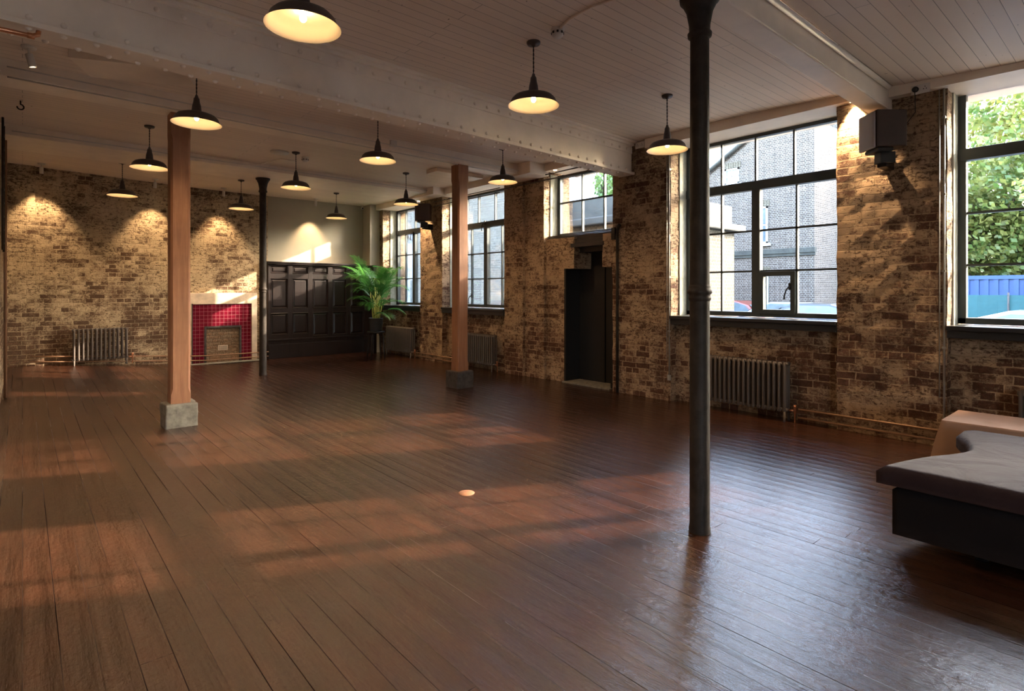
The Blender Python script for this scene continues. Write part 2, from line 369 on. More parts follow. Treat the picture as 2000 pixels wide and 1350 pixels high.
def leaf_mat(name, a, b2, tr=0.45):
    m, t, b = M_new(name); t.nodes.remove(b)
    out = t.nodes['Material Output']
    v = objv(t); n = noise_(t, v, 1.6, 3)
    c = ramp(t, n.outputs[0], [(0.35, a), (0.65, b2)])
    d = N(t, 'ShaderNodeBsdfPrincipled'); d.inputs['Roughness'].default_value = 0.45; tl = N(t, 'ShaderNodeBsdfTranslucent')
    L(t, c, d.inputs['Base Color']); L(t, c, tl.inputs[0])
    mx = N(t, 'ShaderNodeMixShader'); mx.inputs[0].default_value = tr
    L(t, d.outputs[0], mx.inputs[1]); L(t, tl.outputs[0], mx.inputs[2]); L(t, mx.outputs[0], out.inputs[0]); return m
mt['palm'] = leaf_mat('palm_leaf', (0.04, 0.16, 0.028), (0.10, 0.29, 0.055))
mt['leaf'] = leaf_mat('autumn_lime_leaf', (0.075, 0.13, 0.025), (0.24, 0.22, 0.055), 0.45)
mt['ivy'] = leaf_mat('ivy_leaf', (0.06, 0.13, 0.03), (0.14, 0.21, 0.05), 0.35)
def glass_mat():
    m, t, b = M_new('window_glass'); t.nodes.remove(b); out = t.nodes['Material Output']
    tr = N(t, 'ShaderNodeBsdfTransparent'); tr.inputs[0].default_value = (0.96, 0.98, 0.98, 1)
    gl = N(t, 'ShaderNodeBsdfGlossy'); gl.inputs['Roughness'].default_value = 0.02
    fr = N(t, 'ShaderNodeFresnel'); fr.inputs[0].default_value = 1.45
    mx = N(t, 'ShaderNodeMixShader'); L(t, math_(t, 'MULTIPLY', fr.outputs[0], 0.8), mx.inputs[0]); L(t, tr.outputs[0], mx.inputs[1]); L(t, gl.outputs[0], mx.inputs[2])
    L(t, mx.outputs[0], out.inputs[0]); return m
mt['glass'] = glass_mat()
def emit(name, col, s):
    m, t, b = M_new(name); b.inputs['Base Color'].default_value = (*col, 1); b.inputs['Emission Color'].default_value = (*col, 1); b.inputs['Emission Strength'].default_value = s; return m
mt['bulb'] = emit('glowing_bulb', (1.0, 0.60, 0.26), 42)
mt['led'] = emit('glowing_lamp_face', (1.0, 0.80, 0.52), 14)

# ------------------------------------------------------------------ room dimensions
H = 3.45; YF = 12.4; XP = 6.35; XS = 6.47; XW = 6.70; XL = -0.20
def sm(a, b, x):
    q = min(1, max(0, (x - a) / (b - a))); return q * q * (3 - 2 * q)
def fz(x, y): return 0.20 * min(1, max(0, (2.7 - x) / 2.8)) * sm(6.5, 12.4, y)
def cz(x, y):
    return H - 0.055 * max(0, 3.0 - max(y, -0.2)) + 0.08 * min(1, max(0, (2.7 - x) / 2.8)) * sm(6.5, 12.4, y)
def rough_warp(amp=0.006):
    def f(p):
        n = noise.noise_vector(p * 6.0) * amp + noise.noise_vector(p * 21.0) * amp * 0.6
        return p + n
    return f

# floor
m = MB()
x0, x1, y0, y1 = -4.0, 7.0, -6.0, 12.6
nx, ny = 24, 40
for i in range(nx):
    for j in range(ny):
        q = []
        for a, b_ in ((i, j), (i + 1, j), (i + 1, j + 1), (i, j + 1)):
            x = x0 + (x1 - x0) * a / nx; y = y0 + (y1 - y0) * b_ / ny; q.append((x, y, fz(x, y)))
        m.face(q, [(p[0], p[1]) for p in q], True)
struct(m.build('floor', mt['floor']))
# ceiling
m = MB()
for i in range(nx):
    for j in range(ny):
        q = []
        for a, b_ in ((i, j), (i, j + 1), (i + 1, j + 1), (i + 1, j)):
            x = x0 + (x1 - x0) * a / nx; y = y0 + (y1 - y0) * b_ / ny; q.append((x, y, cz(x, y)))
        m.face(q, [(p[0], p[1]) for p in q], True)
m.quadpatch((x0, y0, 3.75), (x1, y0, 3.75), (x1, y1, 3.75), (x0, y1, 3.75))
struct(m.build('ceiling', mt['ceiling']))

# right wall: piers, spandrels, door bay
OPEN = [(10.26, 11.90), (7.51, 9.44), (2.19, 4.165), (-0.75, 1.27), (-3.7, -1.7)]
SILL = 1.10
m = MB(); st = 0.09
def pier(y0, y1, x=XP): m.box(x, 7.0, y0, y1, -0.3, 3.55, step=st, skip='+x')
pier(11.90, 12.6); pier(9.44, 10.26); pier(7.03, 7.51); pier(6.57, 7.03, XP + 0.05); pier(4.165, 5.12); pier(1.27, 2.19); pier(-1.7, -0.75); pier(-6.2, -3.7)
for a, b_ in OPEN:
    m.box(XS, 7.0, a, b_, -0.3, SILL, step=st, skip='+x')
# door bay: flush infill with the door opening and corbelled shoulders
m.box(XS - 0.02, 7.0, 6.15, 6.57, -0.3, 2.27, step=st, skip='+x')
m.box(XS - 0.02, 7.0, 5.12, 5.20, -0.3, 2.27, step=st, skip='+x')
m.box(XP + 0.02, 7.0, 5.88, 6.16, 1.78, 2.26, step=st, skip='+x')
m.box(XP + 0.02, 7.0, 5.12, 5.32, 1.78, 2.26, step=st, skip='+x')
struct(m.build('wall_right', mt['brick'], warp=rough_warp(0.010)))

# far wall: brick left of x=3.95, plaster to the right
m = MB(); m.box(-0.6, 3.92, YF, 12.9, -0.1, 3.7, step=0.12, skip='+y')
m.box(-0.6, 0.16, YF - 0.05, YF + 0.01, -0.1, 3.7, step=0.12)
struct(m.build('wall_far', mt['brick_far'], warp=rough_warp(0.006)))
m = MB(); m.box(3.92, 7.0, YF + 0.02, 12.9, -0.1, 3.7); m.box(6.10, 6.40, 12.05, YF + 0.03, -0.1, 3.5)
struct(m.build('wall_far_plaster', mt['plaster']))
# left wall: a short run beside the camera's far view, then it steps out
m = MB(); m.box(-0.6, XL, 6.0, 12.7, -0.1, 3.6, step=0.12, skip='-x')
m.box(-4.0, -0.2, 6.0, 6.3, -0.1, 3.6, step=0.3); m.box(-4.3, -4.0, -6.3, 6.3, -0.1, 3.7, step=0.5)
struct(m.build('wall_left', mt['brick_far'], warp=rough_warp(0.006)))
m = MB()
FILL_WINDOWS = [(-3.4, -1.2)]
m.box(-4.3, 7.0, -6.3, -6.0, -0.1, 0.9); m.box(-4.3, 7.0, -6.3, -6.0, 3.2, 3.7)
for a, b_ in ((-4.3, -3.4), (-1.2, 7.0)): m.box(a, b_, -6.3, -6.0, 0.9, 3.2)
struct(m.build('wall_back', mt['plaster']))
for k, (a, b_) in enumerate(FILL_WINDOWS):  # unseen back window, added to let in fill light from behind
    m = MB(); m.box(a, a + 0.07, -6.2, -6.1, 0.9, 3.2); m.box(b_ - 0.07, b_, -6.2, -6.1, 0.9, 3.2); m.box(a, b_, -6.2, -6.1, 0.9, 0.97); m.box(a, b_, -6.2, -6.1, 3.13, 3.2)
    for q in (1, 2): m.box(a + (b_ - a) * q / 3 - 0.015, a + (b_ - a) * q / 3 + 0.015, -6.18, -6.12, 0.9, 3.2)
    m.box(a, b_, -6.2, -6.1, 2.35, 2.43); struct(m.build(f'window_{7 + k}', mt['window_paint']))
# white render inside the jambs next to the frames
m = MB()
for a, b_ in OPEN + [(5.12, 6.57)]:
    z0 = SILL if (a, b_) != (5.12, 6.57) else 2.3
    m.box(XW - 0.16, XW + 0.02, b_ - 0.014, b_ + 0.01, z0, 3.34); m.box(XW - 0.16, XW + 0.02, a - 0.01, a + 0.014, z0, 3.34)
struct(m.build('trim_1', mt['jamb'], warp=rough_warp(0.004)))
# painted boxing along the window heads
m = MB()
for a, b_ in ((6.9, 12.42), (4.78, 6.4), (1.85, 4.5)):
    m.box(6.25, 7.0, a, b_, 3.33, 3.60)
struct(m.build('trim_2', mt['paint'], bevel=0.004))
m = MB()
sl = lambda y: cz(5, y)
q = MB()
for (ya, yb) in ((1.70, 1.85), (-6.0, 1.70)):
    za, zb = (sl(ya) - 0.10, sl(yb) - 0.10)
    pts = [(6.25, ya, za), (6.25, yb, zb), (6.25, yb, 3.6), (6.25, ya, 3.6)]
    q.face([pts[3], pts[2], pts[1], pts[0]])
    q.face([(6.25, ya, za), (6.25, yb, zb), (7.0, yb, zb), (7.0, ya, za)])
struct(q.build('trim_3', mt['paint']))

# ------------------------------------------------------------------ beams
def beam(name, label, y0a, y0b, x0, x1, wdt, z0, z1, mat, bev=0.006):
    """near face runs from (x0,y0a) to (x1,y0b)"""
    m = MB()
    P = [(x0, y0a), (x1, y0b), (x1, y0b + wdt), (x0, y0a + wdt)]
    lo = [(x, y, z0) for x, y in P]; hi = [(x, y, z1 + (cz(x, y) - H if z1 > 3.4 else 0)) for x, y in P]
    m.face(lo[::-1]); m.face(hi)
    for i in range(4):
        j = (i + 1) % 4; m.face([lo[i], lo[j], hi[j], hi[i]])
    o = m.build(name, mat, bevel=bev); return tag(o, label, 'beam')
# riveted girder
gy = lambda x: 4.47 + 0.04 * x
g = thing('riveted_girder', 'deep cream-painted steel girder studded with rivets across the ceiling', 'beam', (3, gy(3), 3.0))
def gbox(m, x0, x1, dy0, dy1, z0, z1, skip=''):
    lo = [(x0, gy(x0) + dy0, z0), (x1, gy(x1) + dy0, z0), (x1, gy(x1) + dy1, z0), (x0, gy(x0) + dy1, z0)]
    hi = [(p[0], p[1], z1) for p in lo]
    m.face(lo[::-1]); m.face(hi)
    for i in range(4):
        j = (i + 1) % 4; m.face([lo[i], lo[j], hi[j], hi[i]])
inv = Matrix.Translation((-3, -gy(3), -3.0))
wf = lambda p: inv @ p
m = MB(); gbox(m, -3.9, 6.26, 0.0, 0.20, 3.05, 3.46); m.build('web', mt['paint'], g, warp=wf)
m = MB(); gbox(m, -3.9, 6.30, -0.025, 0.215, 3.015, 3.05); m.build('bottom_flange', mt['paint'], g, bevel=0.004, warp=wf)
m = MB(); gbox(m, -3.9, 6.26, -0.012, 0.0, 3.30, 3.46); gbox(m, -3.9, 6.26, -0.05, 0.0, 3.395, 3.46); gbox(m, -3.9, 6.26, -0.09, 0.0, 3.425, 3.46); m.build('top_angle', mt['paint'], g, bevel=0.003, warp=wf)
def rivets(rows):
    m = MB()
    for (fn, x) in rows:
        c, n_ = fn(x); c = Vector(c); n_ = Vector(n_)
        R_ = Vector((0, 0, 1)).rotation_difference(n_).to_matrix().to_4x4()
        m.lathe([(0.019, 0), (0.017, 0.008), (0.011, 0.015), (0, 0.018)], n=8, M=Matrix.Translation(c) @ R_)
    return m
xs = [-0.3 + 0.165 * i for i in range(40)]
rivets([(lambda x: ((x, gy(x) - 0.012, 3.345), (0, -1, 0)), x) for x in xs]).build('top_rivets', mt['paint'], g, warp=wf)['kind'] = 'stuff'
rivets([(lambda x: ((x, gy(x) + 0.02, 3.015), (0, 0, -1)), x) for x in xs] + [(lambda x: ((x, gy(x) + 0.175, 3.015), (0, 0, -1)), x + 0.08) for x in xs]
       + [(lambda x: ((x, gy(x), 3.075), (0, -1, 0)), x) for x in xs]).build('bottom_rivets', mt['paint'], g, warp=wf)['kind'] = 'stuff'
beam('timber_beam', 'broad cream-painted beam resting on the two square wooden posts', 6.50, 6.72, -4.0, 6.30, 0.36, 3.30, 3.46, mt['paint'])
beam('ceiling_beam', 'shallow cream-painted beam over the distant iron column', 9.30, 9.45, -0.3, 6.30, 0.95, 3.355, 3.46, mt['paint'])
m = MB(); 
za, zb = sl(1.79) + 0.03, 3.165
m.box(-4.0, 6.40, 1.70, 1.88, zb, za)
tag(m.build('cross_beam', mt['paint'], bevel=0.012), 'cream-painted timber beam meeting the wall above the nearer wall speaker', 'beam')
m = MB(); m.tube([(-4, 1.675, 3.345), (6.15, 1.675, 3.345)], 0.022, 8)
tag(m.build('pipe', mt['paint']), 'cream-painted round pipe running along the beam above the nearer speaker', 'pipe')
m = MB(); m.box(5.95, 6.36, 6.42, 7.12, 3.27, 3.47)
tag(m.build('beam_casing', mt['paint'], bevel=0.006), 'cream boxed casing round a beam end beside the high window over the black door', 'casing')
m = MB(); m.box(5.98, 6.3, 9.2, 10.5, 3.31, 3.47)
tag(m.build('beam_casing', mt['paint'], bevel=0.006), 'cream boxed casing round a beam end above the further wall speaker', 'casing')

# ------------------------------------------------------------------ columns and posts
def iron_column(x, y, ztop, zc, label):
    t = thing('iron_column', label, 'column', (x, y, 0), 0, 'round cast-iron columns')
    r = 0.058
    m = MB(); m.lathe([(r + 0.004, 0.0), (r + 0.004, 0.02), (r, 0.04), (r * 0.98, zc), (r * 0.93, ztop - 0.22)], n=32); m.build('shaft', mt['iron'], t)
    m = MB(); m.lathe([(r, zc - 0.055), (r + 0.006, zc - 0.045), (r + 0.006, zc - 0.03), (r + 0.001, zc - 0.02), (r + 0.013, zc - 0.008), (r + 0.013, zc + 0.008), (r + 0.002, zc + 0.018), (r + 0.006, zc + 0.028), (r, zc + 0.04)], n=32); m.build('collar', mt['iron'], t)
    z = ztop - 0.22
    m = MB(); m.lathe([(r * 0.94, z - 0.03), (r + 0.010, z - 0.02), (r + 0.012, z), (r + 0.002, z + 0.012), (r + 0.003, z + 0.05), (r + 0.018, z + 0.13), (r + 0.045, z + 0.185), (r + 0.055, z + 0.19), (r + 0.058, z + 0.22), (0, z + 0.22)], n=32)
    m.build('capital', mt['iron'], t); return t
iron_column(3.03, 1.79, 3.17, 1.42, 'tall black cast-iron column nearest the camera, right of centre')
iron_column(3.10, 10.05, 3.36, 1.46, 'distant black iron column between the red fireplace and dark panelling')
def wood_post(x, y, label, mat):
    t = thing('wooden_post', label, 'post', (x, y, 0), 0, 'square wooden posts')
    m = MB(); h = 0.092
    def ring(s_, z, ch): 
        return [(-s_ + ch, -s_, z), (s_ - ch, -s_, z), (s_, -s_ + ch, z), (s_, s_ - ch, z), (s_ - ch, s_, z), (-s_ + ch, s_, z), (-s_, s_ - ch, z), (-s_, -s_ + ch, z)]
    lv = [(0.24, 0.004), (0.34, 0.004), (0.40, 0.020), (3.02, 0.020), (3.08, 0.004), (3.30, 0.004)]
    for (za, ca), (zb, cb) in zip(lv, lv[1:]):
        A, B = ring(h, za, ca), ring(h, zb, cb)
        for i in range(8): j = (i + 1) % 8; m.face([A[i], A[j], B[j], B[i]])
    m.face(ring(h, 3.30, 0.004)); m.build('shaft', mt['post'], t)
    m = MB(); m.box(-0.15, 0.15, -0.15, 0.15, -0.02, 0.245, step=0.05); m.build('stone_base', mat, t, bevel=0.012, warp=lambda p: p + noise.noise_vector(p * 9 + Vector((x, 0, 0))) * 0.012)
    return t
wood_post(1.26, 6.86, 'square brown wooden post on a pale rough stone block, left one', mt['stone'])
wood_post(4.93, 6.86, 'square brown wooden post on a dark stone block, in front of the second window', mt['stone_dark'])

# ------------------------------------------------------------------ windows
def handle(parent, x, y, z, s=1):
    m = MB(); m.tube([(x, y, z + 0.02), (x - 0.035, y, z + 0.015), (x - 0.05, y + 0.02 * s, z - 0.02), (x - 0.045, y + 0.045 * s, z - 0.09), (x - 0.035, y + 0.05 * s, z - 0.13)], [0.01, 0.009, 0.008, 0.008, 0.01], 8)
    m.box(x - 0.02, x, y - 0.012, y + 0.012, z - 0.02, z + 0.06); m.build('window_handle', mt['black'], parent)
def make_window(n, y0, y1, uppers, lowers, mull, zs=SILL, zt=2.71, zh=3.34, vent=None, bars=(2.16, 1.67), sill=True, half=None):
    t = bpy.data.objects.new(f'window_{n}', None); COL.objects.link(t); t['kind'] = 'structure'
    yc = (y0 + y1) / 2; t.location = (XW, yc, zs)
    W = lambda p: p - Vector((XW, yc, zs))
    a, b_ = y0 + 0.012, y1 - 0.012; zb = zs + 0.02
    m = MB(); fw = 0.062
    m.box(XW, XW + 0.08, a, a + fw, zb, zh); m.box(XW, XW + 0.08, b_ - fw, b_, zb, zh)
    m.box(XW, XW + 0.08, a, b_, zb, zb + 0.055); m.box(XW, XW + 0.08, a, b_, zh - 0.05, zh)
    m.build('window_frame', mt['window_paint'], t, bevel=0.004, warp=W)
    m = MB()
    if zt: m.box(XW - 0.012, XW + 0.08, a, b_, zt - 0.055, zt + 0.055)
    if mull: m.box(XW - 0.006, XW + 0.08, mull - 0.05, mull + 0.05, zb, zt)
    if zt or mull: m.build('mullion', mt['window_paint'], t, bevel=0.004, warp=W)
    m = MB(); bw = 0.011
    for y in uppers: m.box(XW + 0.015, XW + 0.06, y - bw, y + bw, (zt or zb), zh - 0.02)
    for y in lowers: m.box(XW + 0.015, XW + 0.06, y - bw, y + bw, zb, (zt or zh))
    for z in bars: m.box(XW + 0.015, XW + 0.06, a, b_, z - bw, z + bw)
    m.build('glazing_bars', mt['window_paint'], t, warp=W)
    m = MB(); m.box(XW + 0.036, XW + 0.040, a + 0.02, b_ - 0.02, zb + 0.01, zh - 0.02); m.build('window_glass', mt['glass'], t, warp=W)
    if vent:
        va, vb, v0, v1 = vent; m = MB(); f = 0.055
        m.box(XW - 0.015, XW + 0.07, va, va + f, v0, v1); m.box(XW - 0.015, XW + 0.07, vb - f, vb, v0, v1)
        m.box(XW - 0.015, XW + 0.07, va + f, vb - f, v0, v0 + f); m.box(XW - 0.015, XW + 0.07, va + f, vb - f, v1 - f, v1)
        o = m.build('vent_sash', mt['window_paint'], t, bevel=0.004, warp=W)
    if sill:
        m = MB(); m.box(XP - 0.04, XW + 0.02, y0 - (0.0), y1 + 0.0, zs - 0.03, zs + 0.012)
        m.box(XP - 0.015, XP + 0.13, y0, y1, zs - 0.10, zs - 0.03)
        m.build('window_sill', mt['sill_paint'], t, bevel=0.006, warp=W)
    return t
w1 = make_window(1, 10.26, 11.90, (11.5, 11.08, 10.67), (11.5, 10.67), 11.10, zt=2.80, bars=(2.27, 1.72))
w2 = make_window(2, 7.51, 9.44, (9.1, 8.73, 8.22, 7.85), (8.95, 8.02), 8.48)
w3 = make_window(3, 2.19, 4.165, (3.66, 3.22, 2.77), (3.66, 2.74), 3.21, vent=(2.745, 3.17, 1.155, 1.66))
w4 = make_window(4, -0.75, 1.27, (0.26, -0.24), (0.76, -0.24), 0.26)
w5 = make_window(5, -3.7, -1.7, (-2.2, -2.7, -3.2), (-2.2, -3.2), -2.7)
w6 = make_window(6, 5.12, 6.57, (5.58, 6.03), (), None, zs=2.30, zt=None, bars=(2.88,), sill=False)
def whandle(w_, y, z, s=1):
    loc = w_.location; h_ = MB()
    x = XW - 0.02
    P = [(x, y, z + 0.02), (x - 0.035, y, z + 0.015), (x - 0.05, y + 0.02 * s, z - 0.02), (x - 0.045, y + 0.045 * s, z - 0.09), (x - 0.035, y + 0.05 * s, z - 0.13)]
    h_.tube(P, [0.01, 0.009, 0.008, 0.008, 0.01], 8); h_.box(x - 0.01, x + 0.02, y - 0.012, y + 0.012, z - 0.02, z + 0.06)
    h_.build('window_handle', mt['black'], w_, warp=lambda p: p - Vector(loc))
whandle(w3, 2.80, 1.46); whandle(w2, 8.9, 1.32); whandle(w2, 8.48, 2.72); whandle(w1, 11.1, 2.72)

# ------------------------------------------------------------------ door
d = bpy.data.objects.new('door_1', None); COL.objects.link(d); d['kind'] = 'structure'; d.location = (6.7, 5.7, 0)
W = lambda p: p - Vector((6.7, 5.7, 0))
m = MB(); m.box(6.78, 6.84, 5.22, 5.60, 0.02, 2.04); m.box(6.765, 6.84, 5.605, 6.13, 0.02, 2.04); m.build('door_leaf', mt['black'], d, bevel=0.004, warp=W)
m = MB(); m.box(6.44, 6.9, 6.12, 6.155, 0.0, 1.80); m.box(6.44, 6.9, 5.195, 5.23, 0.0, 1.80); m.box(6.5, 6.9, 5.32, 5.88, 2.03, 2.12); m.build('door_lining', mt['black'], d, warp=W)
m = MB(); m.box(6.90, 6.96, 5.12, 6.57, 0.0, 2.3); m.build('door_backing', mt['black'], d, warp=W)
m = MB(); m.box(6.36, 6.78, 5.30, 5.95, 2.10, 2.16); m.box(6.40, 6.78, 5.2, 6.0, 2.16, 2.22); m.box(6.44, 6.9, 5.12, 6.20, 2.22, 2.30); m.box(6.5, 6.9, 5.12, 6.57, 2.25, 2.325)
m.build('door_lintel', mt['sill_paint'], d, bevel=0.006, warp=W)
m = MB(); m.box(6.38, 6.9, 5.2, 6.15, -0.01, 0.02); m.build('door_threshold', mt['stone'], d, warp=W)

# ------------------------------------------------------------------ pendants
def make_pendant(label):
    t = thing('pendant_lamp', label, 'lamp', (0, 0, 0), 0, 'black dish pendant lamps hung from the ceiling')
    return t
sh_prof = [(0.018, 0.235), (0.024, 0.232), (0.027, 0.20), (0.036, 0.165), (0.042, 0.11), (0.047, 0.10), (0.075, 0.098), (0.12, 0.090), (0.155, 0.076), (0.178, 0.052), (0.190, 0.020), (0.205, 0.004), (0.208, 0.0)]
in_prof = [(0.207, 0.001), (0.203, 0.004), (0.187, 0.019), (0.175, 0.049), (0.152, 0.072), (0.118, 0.085), (0.073, 0.093), (0.0, 0.094)]
a = MB(); a.lathe([(0.0, 0.235)] + sh_prof[:], n=40)
pm = {}
def pend_parts(t, drop, first):
    """rim at z=0 of the empty, canopy at drop above"""
    if first:
        m = MB(); m.lathe(sh_prof[5:], n=48); pm['s'] = m.build('lamp_shade', mt['shade'], t).data
        m = MB(); m.lathe(in_prof, n=48)
        so_ = m.build('shade_lining', mt['shade_in'], t); pm['i'] = so_.data
        m = MB(); m.lathe(sh_prof[:6] + [(0.0, 0.10)], n=24); m.lathe([(0.0, 0.262), (0.010, 0.262), (0.018, 0.235)], n=16); pm['h'] = m.build('lamp_holder', mt['shade'], t).data
        m = MB(); m.lathe([(0.0, 0.030), (0.010, 0.032), (0.018, 0.042), (0.020, 0.052), (0.017, 0.064), (0.011, 0.078), (0.011, 0.092)], n=20); pm['b'] = m.build('bulb', mt['bulb'], t).data
        m = MB(); m.lathe([(0.0, -0.035), (0.014, -0.035), (0.02, -0.022), (0.05, -0.02), (0.056, -0.008), (0.056, 0.004), (0.0, 0.004)], n=28); pm['c'] = m.build('ceiling_rose', mt['shade'], t).data
        for q in [o for o in COL.objects if o.parent == t and o.name.startswith('ceiling_rose')]: q.location = (0, 0, drop)
    else:
        for k, nm in (('s', 'lamp_shade'), ('i', 'shade_lining'), ('h', 'lamp_holder'), ('b', 'bulb'), ('c', 'ceiling_rose')):
            o = bpy.data.objects.new(nm, pm[k]); COL.objects.link(o); o.parent = t
            if k == 'c': o.location = (0, 0, drop)
    m = MB()
    n_ = int((drop - 0.28) / 0.006)
    for s_ in (0, PI):
        m.tube([(0.003 * math.cos(s_ + k * 0.55), 0.003 * math.sin(s_ + k * 0.55), 0.26 + (drop - 0.03 - 0.26) * k / n_) for k in range(n_ + 1)], 0.0035, 5)
    m.build('twisted_cord', mt['black'], t)
    l = bpy.data.lights.new('bulb_light', 'SPOT'); l.energy = BULB_W; l.color = (1, 0.66, 0.36); l.shadow_soft_size = 0.03; l.spot_size = math.radians(150); l.spot_blend = 0.5
    lo = bpy.data.objects.new('bulb_light', l); COL.objects.link(lo); lo.parent = t; lo.location = (0, 0, 0.012)
PEND = [(592, 'x', 1.20, 52, 'large black dish pendant lamp closest to camera, cut by the top edge'),
        (1042, 'y', 3.34, 206, 'black pendant lamp near the smoke detector, right of the largest pendant'),
        (1303, 'y', 3.34, 293, 'black pendant lamp hanging just left of the near iron column'),
        (384, 'x', 1.20, 241, 'black pendant lamp overlapping the top of the left wooden post'),
        (738, 'x', 3.12, 314, 'black pendant lamp hanging below the middle of the riveted girder'),
        (982, 'x', 5.12, 356, 'black pendant lamp hanging right of the right-hand wooden post'),
        (292, 'y', 8.15, 328, 'black pendant lamp partly hidden by the left wooden post'),
        (578, 'y', 8.25, 367, 'black pendant lamp above and right of the distant iron column, beside a ceiling detector'),
        (793, 'y', 8.45, 399, 'black pendant lamp hanging in front of the furthest window'),
        (239, 'y', 10.85, 382, 'black pendant lamp in front of the far brick wall, left of the left wooden post'),
        (471, 'y', 10.95, 408, 'black pendant lamp hanging above the red tiled fireplace'),
        (657, 'y', 11.10, 426, 'black pendant lamp in front of the plain plastered wall')]
s41, c41 = math.sin(math.radians(41)), math.cos(math.radians(41))
def dvec(u): q = u - 1000; return (1100 * s41 + c41 * q, 1100 * c41 - s41 * q)
def at(u, v, **k):
    dx, dy = dvec(u); dz = 570 - v
    if 'x' in k: s_ = k['x'] / dx
    elif 'y' in k: s_ = k['y'] / dy
    else: s_ = (k['z'] - EYE) / dz
    return Vector((dx * s_, dy * s_, EYE + dz * s_))
def add_pend(x, y, z, label, first):
    top = cz(x, y)
    if 6.5 < y < 7.08: top = 3.30
    t = make_pendant(label); t.location = (x, y, z); pend_parts(t, top - z - 0.002, first)
for i, (u, ax, val, v, lab) in enumerate(PEND):
    p = at(u, v, **{ax: val}); add_pend(p.x, p.y, p.z - 0.005, lab, i == 0)
for (x, y) in ((1.2, 0.4), (5.1, 0.2), (3.1, -2.2), (-1.6, 3.2), (-1.6, 0.3)):  # extra pendants out of view, added only to light the room
    add_pend(x, y, 2.95, 'black dish pendant lamp added out of view to light the room', False)

# ------------------------------------------------------------------ small spotlights
def spot_light(parent, loc, target, energy, ang=70, blend=0.7, size=0.02):
    l = bpy.data.lights.new('spot_beam', 'SPOT'); l.energy = energy; l.color = (1, 0.68, 0.38); l.spot_size = math.radians(ang); l.spot_blend = blend; l.shadow_soft_size = size
    o = bpy.data.objects.new('spot_beam', l); COL.objects.link(o); o.parent = parent; o.location = loc
    o.rotation_euler = Vector(target).to_track_quat('-Z', 'Y').to_euler()
def ceiling_spot(x, y, label, tilt=(0, 0.35), energy=SPOT_W):
    z = cz(x, y)
    t = thing('spotlight', label, 'spotlight', (x, y, z), 0, 'small white cylinder spotlights')
    m = MB(); m.lathe([(0.0, -0.018), (0.048, -0.018), (0.052, -0.010), (0.052, 0.002), (0.0, 0.002)], n=24); m.build('ceiling_plate', mt['white'], t)
    m = MB(); m.tube([(0, 0, -0.016), (0, 0, -0.07)], 0.007, 8); m.build('stem', mt['white'], t)
    D = Vector((tilt[0], tilt[1], -1)).normalized(); R_ = Vector((0, 0, -1)).rotation_difference(D).to_matrix().to_4x4()
    T = Matrix.Translation((0, 0, -0.06)) @ R_
    m = MB(); m.lathe([(0.0, 0.0), (0.024, 0.0), (0.027, -0.004), (0.027, -0.105), (0.023, -0.105), (0.023, -0.09)], n=24, M=T); m.build('lamp_body', mt['white'], t)
    m = MB(); m.lathe([(0.0, -0.098), (0.0229, -0.098)], n=20, M=T); m.build('lamp_face', mt['led'], t)
    spot_light(t, T @ Vector((0, 0, -0.112)), D, energy)
for u, yy, lab in ((81, 12.0, 'small white cylinder spotlight lighting the far brick wall, leftmost'), (303, 12.0, 'small white cylinder spotlight just left of the left wooden post'),
               (437, 12.0, 'small white cylinder spotlight above the red fireplace'), (617, 12.05, 'small white cylinder spotlight lighting the plain plastered wall')):
    p = at(u, 340, y=yy); ceiling_spot(p.x, yy, lab, (0, 0.25))
p = at(50, 92, z=3.44); ceiling_spot(p.x + 0.02, p.y, 'white ceiling spotlight below the short copper pipe, top left', (0.25, 0.1), 25)
def downlight(x, y, z, label, energy=SPOT_W):
    t = thing('recessed_downlight', label, 'downlight', (x, y, z), 0, 'recessed downlights in the boxing')
    m = MB(); m.lathe([(0.030, 0.001), (0.030, -0.004), (0.042, -0.004), (0.044, 0.001)], n=24); m.build('bezel', mt['white'], t)
    m = MB(); m.lathe([(0.0, -0.002), (0.030, -0.002)], n=20); m.build('lamp_face', mt['led'], t)
    spot_light(t, (0, 0, -0.012), (0.12, 0, -1), energy, 75)
downlight(6.30, 2.02, 3.33, 'round recessed downlight in the cream boxing above the nearer wall speaker', 170)
downlight(6.30, 6.22, 3.33, 'round recessed downlight in the cream boxing beside the high door window', 15)
downlight(6.22, 10.12, 3.31, 'round recessed downlight above the orange-lit brick pier of the further speaker', 130)

